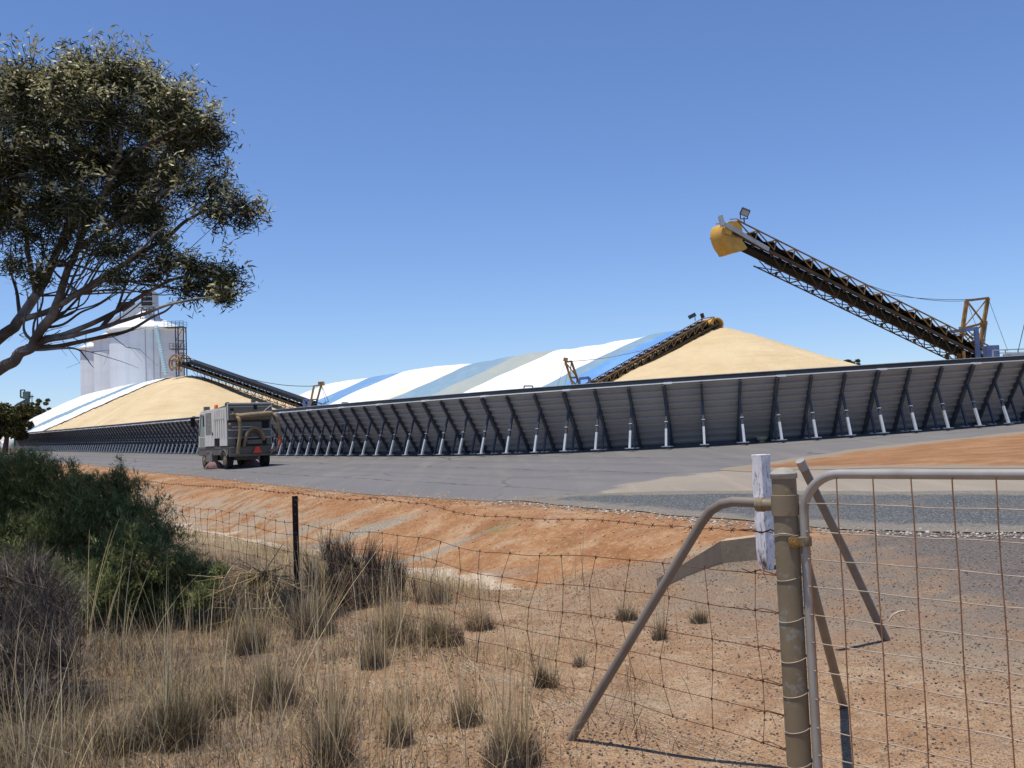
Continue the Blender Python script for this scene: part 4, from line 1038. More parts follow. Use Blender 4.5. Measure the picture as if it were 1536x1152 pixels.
# hoses: thick ribbed trunk across the back, two drops, arched return and a red coupling
def hose(pts, r, mat, name, rib=.05):
    P = [Vector(p) for p in pts]; C = catmull([np.array(p) for p in P], 14); C = [Vector(c) for c in C]
    L = [0]
    for a, b in zip(C, C[1:]): L.append(L[-1]+(b-a).length)
    n = max(8, int(L[-1]/(rib/2))); out = []; rr = []
    xs = np.array([tuple(c) for c in C]); La = np.array(L)
    for k in range(n+1):
        s_ = L[-1]*k/n; out.append([np.interp(s_, La, xs[:, j]) for j in range(3)]); rr.append(r*.88*(1.0 if k % 2 else .88))
    mb = MB(); mb.tube(out, rr, 14); return mb.build(name, mat, sw)
hose([(-.60, -.02, 2.26), (-.45, -.16, 2.22), (-.20, -.22, 2.24), (.25, -.22, 2.27), (.70, -.18, 2.30), (.92, -.05, 2.30)], .13, M['hose'], 'trunk_hose')
hose([(-.62, -.02, 2.20), (-.56, -.22, 2.10), (-.52, -.26, 1.8), (-.54, -.26, 1.4), (-.60, -.25, 1.0), (-.62, -.2, .62)], .095, M['hose'], 'drop_hose')
hose([(.92, -.02, 2.30), (1.08, -.16, 2.2), (1.17, -.20, 1.9), (1.22, -.20, 1.5), (1.24, -.2, 1.30)], .09, M['hose'], 'drop_hose')
hose([(1.24, -.2, 1.32), (1.25, -.2, 1.15), (1.20, -.2, .98), (1.16, -.2, .90)], .10, M['redhose'], 'coupling_hose')
hose([(1.17, -.2, .92), (1.08, -.22, .78), (.92, -.2, .72), (.80, -.1, .72)], .075, M['hose'], 'return_hose')
hose([(-.30, -.05, .95), (-.30, -.2, 1.2), (-.18, -.24, 1.55), (.10, -.25, 1.72), (.36, -.24, 1.6), (.52, -.2, 1.35), (.55, -.08, 1.2)], .085, M['hose'], 'arched_hose')
mb = MB()
for a in np.linspace(R(10), R(170), 14): mb.tube([(.12+.34*math.cos(a), .02, 1.22+.40*math.sin(a)), (.12+.34*math.cos(a), -.14, 1.22+.40*math.sin(a))], .07, 8)
mb.box((-.2, -.16, 1.02), (.46, .05, 1.2)); mb.build('fan_housing', M['sweeper_base'], sw)
mb = MB(); mb.tube([(-.66, -.1, 2.26), (-.80, -.14, 2.34)], .05, 8); mb.tube([(-.9, .0, 1.9), (-.9, -.1, 1.85)], .05, 8); mb.build('spigot', M['hose'], sw)
mb = MB(); mb.prism([(.06, -.135, .62), (.44, -.135, .62), (.33, -.135, .90), (.17, -.135, .90)], (0, .012, 0)); mb.build('warning_triangle', M['red'], sw)
mb = MB(); mb.box((-.94, -.05, .50), (.94, .05, .60)); mb.box((.3, -.06, .3), (.36, .0, .5)); mb.build('bumper', M['sweeper_base'], sw, .01)
M['capmat'] = plain('weathered_cap', (.33,.30,.25), .2, 9, .6, .3, dirt=(.21,.17,.12), dirt_amt=.7, dscale=12)
# ------------------------------------------------------------------ gate post, stays, fence, gate
GP = U(1196.5, 1100, 4.6); px, py = GP.x, GP.y; zg = gz(px, py); PR_ = .0555
gp = empty('gate_post', (px, py, zg), 'thick olive painted pipe gate post with a domed cap and two slanting stays', 'gate post')
ztop = U(1178, 706, 4.6).z - zg
def zrel(v, u=1190): return U(u, v, 4.6).z - zg
mb = MB(); mb.tube([(0, 0, -.3), (0, 0, .4), (0, 0, .8), (0, 0, ztop-.02)], PR_, 32); mb.build('pipe', M['olive'], gp)
mb = MB(); mb.lathe([(PR_+.002, ztop-.036), (PR_+.0055, ztop-.034), (PR_+.0055, ztop-.012)], 40); mb.lathe([(PR_+.0055, ztop-.012), (PR_+.001, ztop-.008), (PR_*.80, ztop+.004), (PR_*.45, ztop+.013), (0, ztop+.016)], 40); mb.build('cap', M['capmat'], gp)
zc = zrel(757)
mb = MB(); mb.lathe([(PR_+.001, zc-.048), (PR_+.007, zc-.046), (PR_+.007, zc+.046), (PR_+.001, zc+.048)], 40, smooth=False); 
st_foot = on_ground(850, 1110); dv = Vector((st_foot.x-px, st_foot.y-py, 0)); dl = dv.length; dv.normalize(); pn = Vector((-dv.y, dv.x, 0))
side = Vector((0, 0, 0))
mb.tube([dv*(PR_*.3)+Vector((0, 0, zc)), dv*(PR_+.03)+Vector((0, 0, zc)), dv*(PR_+.055)+Vector((0, 0, zc))], [.028, .028, .031], 16)
mb.tube([dv*(PR_+.05)+Vector((0, 0, zc)), dv*(PR_+.085)+Vector((0, 0, zc))], .033, 16); mb.build('collar', M['olive'], gp)
# the bent stay lies in the upright plane through post and foot
def inplane(u, v): return on_plane(u, v, (px, py, zg), pn) - Vector((px, py, zg))
k0 = inplane(1140, 754); k1 = inplane(1100, 752.5); k2 = inplane(1082, 756); k3 = inplane(1066, 766); k4 = inplane(1052, 784); k5 = st_foot - Vector((px, py, zg)) - Vector((0, 0, .04))
mb = MB(); mb.tube([dv*(PR_+.04)+Vector((0, 0, zc)), k0, k1, k2, k3, k4, k4.lerp(k5, .3), k4.lerp(k5, .6), k5], .0235, 16); mb.build('stay', M['brownpipe'], gp)
# second stay runs back on the far side of the gate
s2f = on_ground(1267, 1056)-Vector((px, py, zg)); s2d = Vector((s2f.x, s2f.y, 0)).normalized()
z2 = U(1213, 770, 4.75).z-zg
mb = MB(); a = s2d*(PR_+.01)+Vector((.03, .02, z2)); mb.tube([a, a.lerp(s2f, .04)+Vector((0,0,0)), s2f-Vector((0, 0, .05))], [.018, .0245, .0245], 14); mb.build('stay', M['brownpipe'], gp)
# hinge strap and bolt
zh = zrel(812)
# fence wires are wrapped round the post
fd = (U(447, 905, 10.2)-GP); fd.z = 0; fl_ = fd.length; fd.normalize(); fpn = Vector((-fd.y, fd.x, 0))
def fence_pt(s, z): 
    x = px+fd.x*s; y = py+fd.y*s; return Vector((x, y, gz(x, y)*(1 if s > 3 else s/3)+z))
WZS = [zrel(v)+zg for v in (863, 923, 981, 1033, 1082, 1130)]
BARB = zrel(800)+zg
fe = empty('wire_fence', (px+fd.x*fl_/2, py+fd.y*fl_/2, 0), 'rusty ringlock mesh fence with a barbed top wire running left from the gate post', 'fence')
FO = fe.location
def fadd(mb, name, mat, par=None):
    mb.v = [(p[0]-FO.x, p[1]-FO.y, p[2]-FO.z) for p in mb.v]; o = mb.build(name, mat, fe)
    if par: o.parent = par
    return o
wr = MB()
for i, z in enumerate(WZS):
    n = 160; smax = 27.0
    pts = []
    for k in range(n+1):
        s = PR_*.9 + (smax)*((k/n)**1.6)
        sag = -.03*math.sin(min(s/fl_, 1)*math.pi) - (.11 if i == 0 else .06)*sstep(0, fl_, s)
        pts.append(fence_pt(s, z+sag+float(vnoise(s, i*9.1, .45, 51))*.016) + fpn*float(vnoise(s, i*5.3, .6, 52))*.03)
    wr.tube(pts, .0022, 4, cap=False)
    for h_ in (.12, .30): wr.tube([pts[1]+Vector((0, 0, .003)), fence_pt(h_*.6, z+.01), fence_pt(h_*.8, z-.008), fence_pt(h_, z+.004)], .0025, 4)
    if i in (0, 2, 4): wr.tube([fence_pt(.16, z), fence_pt(.13, z-.05)], .002, 4)
fadd(wr, 'line_wire', M['rustwire'])
vw = MB(); s = .21; k = 0
while s < 27:
    pts = []; 
    for j, z in enumerate(WZS):
        sag = -.03*math.sin(min(s/fl_, 1)*math.pi) - (.11 if j == 0 else .06)*float(sstep(0, fl_, s))
        off = .05*math.sin(j*1.35+k*1.7)*(.3 if k < 2 else 1) - (.10*(1-j/2) if (j < 2 and 3 < k < 16) else 0)
        pts.append(fence_pt(s+off, z+sag))
        c = pts[-1]; vw.tube([c+Vector((0,0,-.011)), c, c+Vector((0,0,.011))], [.002, .0062, .002], 5)
    vw.tube(pts, .0021, 4, cap=False); s += .335+.02*math.sin(k*2.3); k += 1
fadd(vw, 'stay_wire', M['rustwire'])
bw_ = MB(); pts = []; n = 150
for k in range(n+1):
    s = PR_+24*((k/n)**1.4); pts.append(fence_pt(s, BARB-.02*math.sin(min(s/fl_, 1)*math.pi)+.004*math.sin(s*60)))
bw_.tube(pts, .0020, 4, cap=False)
s = .35
while s < 16:
    c = fence_pt(s, BARB-.02*math.sin(min(s/fl_, 1)*math.pi))
    bw_.tube([c-fd*.012+Vector((0,0,.012)), c+fd*.012-Vector((0,0,.012))], .0025, 4); bw_.tube([c+fpn*.012+Vector((0,0,.010)), c-fpn*.012-Vector((0,0,.010))], .0022, 4); s += .15
bw_.tube([fence_pt(PR_, BARB), fence_pt(.10, BARB+.012), fence_pt(.16, BARB-.008), fence_pt(.22, BARB+.006), fence_pt(.3, BARB)], .0035, 5)
fadd(bw_, 'barbed_wire', M['rustwire'])
pk0 = fence_pt(fl_, -.3); pkt = on_plane(443, 744, pk0, fpn)
for j, s in enumerate((fl_, fl_+9.4, fl_+16.5)):
    b0 = fence_pt(s, -.3); tp_ = (pkt-fence_pt(fl_, 0)); t0 = fence_pt(s, 0)+(tp_ if j == 0 else Vector((0, 0, 1.16)))
    mb = MB()
    for a in (80, 200, 320):
        dd_ = Vector((math.cos(R(a)), math.sin(R(a)), 0)); mb.bar(b0+dd_*.016, t0+dd_*.016, .010, .036, up=dd_)
    pk = fadd(mb, 'star_picket', M['picket'])
    if j == 0:
        mb = MB()
        for k in range(9):
            c = b0.lerp(t0, .42+.065*k); mb.tube([c+Vector((.004, -.034, 0)), c+Vector((.004, -.036, 0))], .0045, 8)
        fadd(mb, 'bolt_hole', M['palewire'], pk)
        mb = MB(); mb.tube([t0+Vector((.0, -.03, -.03)), t0+Vector((.02, -.04, -.045)), t0+Vector((.035, -.02, -.02)), t0+Vector((.03, 0, -.05))], .003, 5); fadd(mb, 'wire_tie', M['palewire'], pk)
# pale tie wires round the post
for v in (863, 925, 985, 1037, 1090, 1142):
    mb = MB(); z = zrel(v+2)
    mb.tube([Vector((math.cos(a)*(PR_+.002), math.sin(a)*(PR_+.002), z+.014*math.cos(a-R(20)))) for a in np.linspace(0, 2*math.pi, 30)], .0022, 5, cap=False); mb.build('tie_wire', M['palewire'], gp)
mb = MB(); z = zrel(802)
for dz in (0, .006): mb.tube([Vector((math.cos(a)*(PR_+.003), math.sin(a)*(PR_+.003), z+dz+.006*math.cos(a*3))) for a in np.linspace(0, 2*math.pi, 36)], .003, 5, cap=False)
mb.build('tie_wire', M['palewire'], gp)

# ------------------------------------------------------------------ gate
gd = Vector((.628, -.778, 0)); gpn = Vector((-gd.y, gd.x, 0)).normalized()
g0 = U(1224, 1100, 4.56); g0 = Vector((g0.x, g0.y, 0))
def gp_(u, v): return on_plane(u, v, g0, gpn)
ga_ = empty('farm_gate', (g0.x, g0.y, gz(g0.x, g0.y)), 'galvanised pipe farm gate with rusty welded mesh at the right edge', 'gate'); GO = ga_.location
def gadd(mb, name, mat, par=None, bevel=0):
    mb.v = [(p[0]-GO.x, p[1]-GO.y, p[2]-GO.z) for p in mb.v]; o = mb.build(name, mat, ga_, bevel)
    if par: o.parent = par
    return o
c_top = gp_(1260, 711); zr = c_top.z
def G(s, z): return Vector((g0.x+gd.x*s, g0.y+gd.y*s, z))
LEN = 3.6; zb = .055; rr = .021
zst = gp_(1209, 775).z; s_c = (c_top-G(0, zr)).dot(gd)
rb = s_c; arc = [G(rb-rb*math.cos(a), zr-(zr-zst)*(1-math.sin(a))) for a in np.linspace(0, math.pi/2, 14)]
mb = MB(); mb.tube([G(0, zb), G(0, zb+.35), G(0, zst-.2)]+arc+[G(1.0, zr), G(2, zr), G(LEN-.2, zr), G(LEN-.06, zr-.06), G(LEN, zr-.2), G(LEN, zb)], rr, 18); mb.build
gadd(mb, 'frame', M['pipe'])
mb = MB(); mb.tube([G(0, zb), G(1.8, zb), G(LEN, zb)], rr, 14); gadd(mb, 'bottom_rail', M['pipe'])
hs = MB(); zz = [gp_(1215, v).z for v in (755, 797, 838, 879, 921, 962, 1004, 1046, 1088, 1128)]
d_ = zz[-2]-zz[-1]
while zz[-1] > zb+.1: zz.append(zz[-1]-d_*1.0)
for i, z in enumerate(zz):
    sag = lambda s: .0022*math.sin(s*7+i*2.1)+.0015*math.sin(s*17+i)
    off = gpn*(-.012)
    hs.tube([G(-.012, z)+off]+[G(s, z+sag(s)*min(1, s*4))+off for s in np.linspace(.0, LEN, 46)], .0027, 6)
gadd(hs, 'horizontal_wire', M['palewire'])
vs_ = MB(); us = [1258, 1312, 1370, 1432, 1497]; sv = [(gp_(u, 716)-G(0, 0)).dot(gd) for u in us]; sp_ = (sv[-1]-sv[0])/4
while sv[-1] < LEN-.2: sv.append(sv[-1]+sp_)
sv = [s_c*.62 - .0] + sv if False else sv
for i, s in enumerate(sv):
    vs_.tube([G(s+.002*math.sin(z_*9+i*1.7), z_)+gpn*(-.018) for z_ in np.linspace(zr-.01, zb, 22)], .0029, 6)
vs_.tube([G(.034, z_)+gpn*(-.018) for z_ in np.linspace(zz[0], zb, 12)], .0032, 6)
gadd(vs_, 'vertical_wire', M['meshwire'])
# hinge: strap from post to stile
zh_w = gp_(1212, 812).z
mb = MB(); mb.lathe([(rr+.002, zh_w-.022), (rr+.008, zh_w-.022), (rr+.008, zh_w+.022), (rr+.002, zh_w+.022)], 20, c=(g0.x, g0.y, 0))
mb.bar((px-.01, py-PR_-.004, zh_w), (g0.x-.01, g0.y-rr-.005, zh_w), .008, .042); mb.bar((px+.02, py+.02, zh_w), (g0.x, g0.y, zh_w), .03, .04); hg = gadd(mb, 'hinge', M['olive'], None, .002)
mb = MB(); bp = Vector((px+.012, py-PR_-.012, zh_w)); mb.tube([bp, bp+Vector((0, -.03, 0))], .010, 10); mb.tube([bp+Vector((0, -.008, 0)), bp+Vector((0, -.018, 0))], .021, 6, smooth=False)
mb.tube([bp+Vector((.0, -.004, 0)), bp+Vector((0, -.010, 0))], .027, 16); gadd(mb, 'hinge_bolt', M['rust'], hg)

# ------------------------------------------------------------------ loose pipe beyond the gate
lf = on_ground(1333, 960); lt = U(1200, 691, lf.y-.5)
o = empty('leaning_pipe', lf, 'brown capped steel pipe leaning out of the ground behind the mesh gate', 'pipe')
mb = MB(); mb.tube([Vector((0.02,0,-.1)), (lt-lf)*.5, (lt-lf)*.985], .031, 16); mb.build('tube', M['brownpipe'], o)
mb = MB(); mb.tube([(lt-lf)*.955, (lt-lf)*1.0], .034, 16); mb.build('cap', M['pipe'], o)
w0 = on_ground(1333, 945); mb = MB(); mb.tube([w0+Vector((0,0,.06)), w0+Vector((.04,0,.11)), w0+Vector((.09,0,.135)), w0+Vector((.14,0,.14))], .008, 6)
mb.tube([w0+Vector((.06,0,.10)), w0+Vector((.16,-.03,.0))], .004, 5); o2 = mb.build('scrap_strip', M['palewire']); tag(o2, 'short bleached bent strip lying at the foot of the leaning pipe', 'scrap')

# ------------------------------------------------------------------ white marker post and culvert headwall
wb = on_ground(1150, 853); k_ = wb.y/1500
wpz = (853-681)*k_; ww = 20*k_
o = empty('marker_post', wb, 'square white timber post with peeling paint and a rotten foot behind the gate post', 'post', rz=R(32))
mb = MB(); zs = np.linspace(0, wpz, 12)
V = []
for i, z in enumerate(zs):
    for (sx, sy) in ((-1,-1),(1,-1),(1,1),(-1,1)):
        sh = .72+.1*random.random() if i == 0 else (.9 if i == 1 else 1)
        V.append((sx*ww*.5*sh+.004*random.uniform(-1, 1), sy*ww*.5*sh+.004*random.uniform(-1, 1), z-.02))
mb.add(V, [(i*4+j, i*4+(j+1) % 4, (i+1)*4+(j+1) % 4, (i+1)*4+j) for i in range(11) for j in range(4)]+[(44, 45, 46, 47)])
mb.build('timber', M['peel'], o, .006)
h0 = on_ground(1150, 853); Yh = wb.y+.5
tA = U(1152, 803, Yh+.1); tB = U(1080, 812, Yh-.2); tC = U(1022, 848, Yh-.75); tD = U(985, 868, Yh-1.05)
hw_ = empty('culvert_headwall', (tB.x, tB.y, gz(tB.x, tB.y)), 'old concrete culvert headwall with a sloping wing beside the white post', 'headwall'); HO = hw_.location
thick = Vector((.10, .24, 0))
def slab(a, b, za, zb_, nm):
    mb = MB(); P = [a, b, Vector((b.x, b.y, zb_)), Vector((a.x, a.y, za))]
    mb.prism([p-HO for p in P], thick); return mb.build(nm, M['concrete'], hw_, .012)
tE = tA + (tA-tB)*.5
bz = lambda p: min(p.z-.16, gz(p.x, p.y)-.05)
slab(tE, tB, bz(tE), bz(tB), 'headwall'); slab(tB, tC, bz(tB), bz(tC), 'wing_wall'); slab(tC, tD, bz(tC), bz(tD), 'wing_wall')
print('headwall', [(round(p.z,2), round(gz(p.x,p.y),2), [round(float(a),1) for a in qt(p.x,p.y)]) for p in (tE,tB,tC,tD)])
# ------------------------------------------------------------------ plant helpers
def blade_mesh(roots, dirs, length, width, bend, seg=3):
    """tapering bent strips; roots (N,3), dirs unit (N,3)"""
    N = len(roots); t = np.linspace(0, 1, seg+1)
    az = rng.uniform(0, 2*np.pi, N); sx = np.stack([np.cos(az), np.sin(az), np.zeros(N)], 1)
    hz = dirs.copy(); hz[:, 2] = 0; hn = np.linalg.norm(hz, axis=1, keepdims=True); hz = np.where(hn > 1e-3, hz/np.maximum(hn, 1e-6), sx)
    V = np.zeros((N, seg+1, 2, 3)); 
    for i, tt in enumerate(t):
        c = roots + dirs*(length*tt)[:, None] + hz*(bend*length*tt**2)[:, None]; c[:, 2] -= np.abs(bend)*length*tt**2*.35
        w = width*(1-.85*tt)*.5
        V[:, i, 0] = c-sx*w[:, None]; V[:, i, 1] = c+sx*w[:, None]
    b = (np.arange(N)*(seg+1)*2)[:, None]; q = []
    for i in range(seg): q.append(np.stack([b[:, 0]+2*i, b[:, 0]+2*i+1, b[:, 0]+2*i+3, b[:, 0]+2*i+2], 1))
    return V.reshape(-1, 3), np.concatenate(q)
def rand_dirs(n, spread):
    az = rng.uniform(0, 2*np.pi, n); th = np.abs(rng.normal(0, spread, n))
    return np.stack([np.sin(th)*np.cos(az), np.sin(th)*np.sin(az), np.cos(th)], 1)
def leaf_mesh(C, L, W, up_bias=None, droop=0.0):
    """lens-shaped leaves: two quads folded"""
    N = len(C); d = rng.normal(0, 1, (N, 3)); d[:, 2] = d[:, 2]*.7 - droop; d /= np.linalg.norm(d, axis=1, keepdims=True)
    a = rng.normal(0, 1, (N, 3)); s = np.cross(d, a); s /= np.linalg.norm(s, axis=1, keepdims=True); L = L[:, None]; W = W[:, None]
    V = np.stack([C-d*L*.5, C+s*W*.5-d*L*.05, C+d*L*.5, C-s*W*.5-d*L*.05], 1).reshape(-1, 3)
    b = np.arange(N)*4; return V, np.stack([b, b+1, b+2, b+3], 1)
def gzv(x, y): return ground(x, y)

# ------------------------------------------------------------------ the mallee tree leaning in from the left
tb = Vector((-8.6, 9.6, 0)); tb.z = gz(tb.x, tb.y)
tree = empty('eucalyptus_tree', tb, 'leaning eucalyptus with slender pale branches and a dark drooping crown at the upper left', 'tree'); TO = tree.location
TY = 10.0
def T(u, v, dy=0.0): return U(u, v, TY+dy)
branches = [   # (pixel path, depth offsets, start radius, end radius)
 ([(-560, 1130), (-420, 930), (-260, 760), (-120, 610), (0, 508), (27, 482), (54, 444), (78, 396), (95, 355), (108, 300), (118, 250)], (0,0,0,0,0,0,.1,.2,.3,.4,.5), .066, .014),
 ([(-560, 1130), (-400, 880), (-200, 690), (-60, 590), (0, 553), (27, 533), (50, 516), (66, 492), (86, 455), (100, 415), (114, 376), (135, 331), (160, 280), (180, 230)], (.1,.1,0,-.1,-.2,-.2,-.2,-.3,-.3,-.3,-.3,-.4,-.5,-.6), .060, .012),
 ([(50, 516), (90, 507), (149, 494), (203, 476), (253, 457), (316, 446), (343, 434)], (-.2,-.3,-.5,-.6,-.8,-.9,-1.0), .023, .004),
 ([(27, 484), (90, 457), (149, 419), (203, 387), (248, 358), (289, 326), (334, 300), (360, 305)], (0,-.1,-.3,-.4,-.5,-.6,-.7,-.8), .027, .005),
 ([(60, 512), (110, 496), (170, 470), (230, 432), (275, 415), (310, 415)], (-.2,-.3,-.3,-.3,-.4,-.4), .026, .005),
 ([(86, 457), (120, 440), (170, 410), (215, 370), (250, 340)], (-.3,-.5,-.7,-.9,-1.0), .024, .005),
 ([(40, 520), (85, 520), (140, 508), (190, 497), (240, 470), (268, 448)], (-.2,0,.1,.1,.2,.2), .026, .005),
 ([(95, 355), (125, 320), (165, 285), (205, 245), (235, 200), (250, 165)], (.3,.4,.5,.6,.6,.6), .035, .006),
 ([(108, 300), (90, 255), (70, 205), (55, 150), (50, 110)], (.4,.6,.8,.9,1.0), .030, .006),
 ([(54, 444), (45, 400), (40, 350), (20, 300), (5, 250)], (.1,.3,.4,.6,.7), .026, .006),
 ([(114, 376), (150, 350), (195, 320), (240, 290), (285, 270), (320, 268)], (-.3,-.4,-.5,-.5,-.5,-.5), .028, .006),
 ([(160, 280), (200, 230), (250, 200), (290, 190), (318, 190)], (-.5,-.5,-.5,-.4,-.4), .022, .005),
 ([(180, 230), (185, 180), (190, 130), (200, 100)], (-.6,-.6,-.6,-.6), .020, .005),
 ([(30, 475), (25, 440), (15, 400), (18, 360)], (.2,.3,.4,.5), .018, .004),
 ([(50, 515), (35, 490), (42, 455), (38, 430)], (-.2,-.1,0,.1), .014, .003),
 ([(20, 530), (60, 525), (110, 522), (128, 535), (140, 552)], (-.2,-.4,-.5,-.6,-.6), .012, .002),
 ([(-60, 520), (-80, 420), (-70, 320), (-60, 220), (-50, 150)], (0,.2,.3,.4,.4), .04, .01),
]
tk = MB(); skel = []
def wig(p, a): return p+Vector((rng.normal(0, a), rng.normal(0, a), rng.normal(0, a)))
for bi, (path, dy, ra, rb_) in enumerate(branches):
    P = [np.array(T(u, v, d)) for (u, v), d in zip(path, dy)]
    if bi < 2: P[0] = np.array((tb.x+.15*bi, tb.y, tb.z-.2))
    C = catmull(P, 7); n = len(C)
    C = C + np.stack([vnoise(np.arange(n)+bi*31.7, np.full(n, k*7.7), 4.0, 61) for k in range(3)], 1)*min(.035, ra*.9)
    if bi > 1: C[0] = P[0]
    rr_ = [ra*(1-i/(n-1))**.8+rb_ for i in range(n)]
    tk.tube([Vector(c)-TO for c in C], rr_, 10 if ra > .03 else 6); skel += [tuple(c) for c in C[n//3:]]
# a net of thin limbs fanning out under the crown
low_t = [(150,362),(190,372),(238,368),(258,385),(290,397),(322,412),(345,420),(310,434),(282,424),(222,412),(180,415),(288,290),(325,285),(355,305),(320,318),(228,318),(185,308),(130,315),(248,262),(298,190),(270,215),(200,255),(140,250),(80,250),(70,315),(100,368),(262,160),(222,132),(60,412),(340,440),(205,330),(240,345),(120,340),(60,280),(30,330)]
src = [(54,444,0),(66,492,-.2),(86,456,-.3),(80,398,.2),(100,415,-.3),(95,357,.3),(114,376,-.3),(120,440,-.5),(149,420,-.3),(149,494,-.5),(50,516,-.2)]
for (u, v) in low_t:
    for rep in range(1 if u > 120 else 2):
        cand = [s_ for s_ in src if s_[0] < u-15 and s_[1] > v-30] or src
        a = cand[rng.integers(len(cand))]; dz = rng.uniform(-.7, .5); n_ = 7
        P = []
        for i in range(n_):
            t_ = i/(n_-1); P.append(np.array(T(a[0]+(u-a[0])*t_+rng.normal(0, 3)*(0 < i), a[1]+(v-a[1])*(t_**1.25 if v < a[1] else t_)+rng.normal(0, 4)*(0 < i), a[2]+(dz-a[2])*t_)))
        C = catmull(P, 4); ra = rng.uniform(.008, .017); tk.tube([Vector(c)-TO for c in C], [ra*(1-.82*i/(len(C)-1)) for i in range(len(C))], 5); skel += [tuple(c) for c in C[len(C)//2:]]
clumps = [(30,130,46),(80,120,42),(128,115,42),(180,118,42),(222,132,38),(262,160,36),(298,190,34),(318,208,26),(270,215,42),(222,190,50),(160,180,52),(100,180,52),(40,190,52),(18,250,48),(80,250,52),(140,250,52),(200,255,52),(248,262,42),(20,310,42),(70,315,42),(130,315,42),(185,308,42),(228,318,36),(288,290,26),(325,285,28),(355,305,26),(372,325,17),(320,318,24),(150,362,28),(100,368,28),(40,358,28),(190,372,26),(238,368,24),(258,385,20),(290,397,20),(322,412,22),(345,420,17),(310,434,20),(282,424,18),(222,412,20),(60,412,14),(20,398,14),(180,415,16),(340,440,12),(-20,160,50),(-30,240,55),(-20,330,50),(-70,200,60),(-70,300,60),(-120,260,60)]
sk = np.array(skel); LC = []; TC = []; tw = MB()
for (u, v, rad) in clumps:
    for rep in range(2 if rad > 30 else 1):
        dy = rng.uniform(-.9, .9) if rad > 30 else rng.uniform(-1.0, -.3)
        c = np.array(T(u+rng.uniform(-6, 6), v+rng.uniform(-6, 6), dy)); rw = rad*TY/1500
        # twig from the closest branch, then a spray inside the clump
        j = np.argmin(((sk-c)**2).sum(1)+.4*np.maximum(0, sk[:, 2]-c[2])); a = Vector(sk[j]); b = Vector(c)
        if (b-a).length < 2.2:
            m1 = wig(a.lerp(b, .4), .05); tw.tube([p-TO for p in (a, m1, wig(a.lerp(b, .75), .04), b)], [.010, .008, .006, .004], 5)
        ntw = int((17+rad*.80)*(1 if rad > 30 else .62)); st_ = 1.0 if rad > 30 else 1.35
        for k in range(ntw):
            d = rng.normal(0, 1, 3); d /= np.linalg.norm(d); d[2] = d[2]*1.05+.12; e_ = c + d*rw*rng.uniform(.4, 1.38)*st_*np.array((1.05, 1, 1.0)); e_[2] -= .05*rng.random()
            m_ = c+(e_-c)*.5+rng.normal(0, .04, 3)
            tw.tube([Vector(p)-TO for p in (c, m_, e_)], [.005, .0035, .002], 4, cap=False)
            # leaves cluster along the outer two thirds of each twig
            nl = rng.integers(17, 29); tt = rng.uniform(.18, 1.08, nl)[:, None]
            pts = c+(e_-c)*tt+rng.normal(0, .038+rw*.07, (nl, 3)); LC.append(pts)
            if d[2] > .25 and rng.random() < (.9 if (v < 200 or u > 250) else .45):  # upward sprays only: pale tips also stand in for sunlit foliage
                pt = e_+rng.normal(0, .045, (rng.integers(10, 26), 3)); TC.append(pt)
LC = np.concatenate(LC); TC = np.concatenate(TC)
def under_top(P):
    u = 768+1500*P[:, 0]/P[:, 1]; lim = np.interp(u, [-200, 0, 45, 75, 110, 150, 200, 240, 275, 320, 345], [T(0, v_).z for v_ in (100, 96, 98, 112, 82, 78, 88, 98, 128, 160, 186)])
    keep = (P[:, 2] < lim+rng.normal(0, .035, len(P))) | (u > 347); return P[keep]
LC = under_top(LC); TC = under_top(TC)
tk.build('trunk', M['bark'], tree); tw.build('twigs', M['bark'], tree)
# bare hanging twigs below
tb_ = MB()
for k in range(4):
    j = rng.choice([i for i, p in enumerate(skel) if p[2] < 3.0 and 20 < project(p)[0] < 130]); a = Vector(skel[j]); d = Vector((rng.normal(.15, .12), rng.normal(0, .12), rng.normal(-.02, .12)))
    for q_ in range(3):
        d2 = d*.28+Vector((rng.normal(0, .07), rng.normal(0, .07), rng.normal(-.03, .07))); b = a.lerp(a+d, q_*.5)
        c1 = wig(b+d2, .03); c2 = wig(b+d2*2, .045); c3 = wig(b+d2*2.8-Vector((0, 0, .05)), .05)
        tb_.tube([p-TO for p in (b, c1, c2, c3)], [.0045, .0038, .0025, .0012], 4, cap=False); tb_.tube([p-TO for p in (c1, wig(c1+d2*.6, .05), wig(c1+d2*1.1, .07))], [.003, .002, .001], 4, cap=False)
tb_.build('bare_twigs', M['bark'], tree)
n = len(LC); V, Q = leaf_mesh(LC-np.array(TO), rng.uniform(.055, .105, n), rng.uniform(.009, .0155, n), droop=.35); npmesh('crown', V, Q, M['leaf'], tree)
n = len(TC); V, Q = leaf_mesh(TC-np.array(TO), rng.uniform(.04, .075, n), rng.uniform(.014, .024, n), droop=-.2); npmesh('pale_sunlit_tips', V, Q, M['tipleaf'], tree)
print('leaves', len(LC), len(TC))

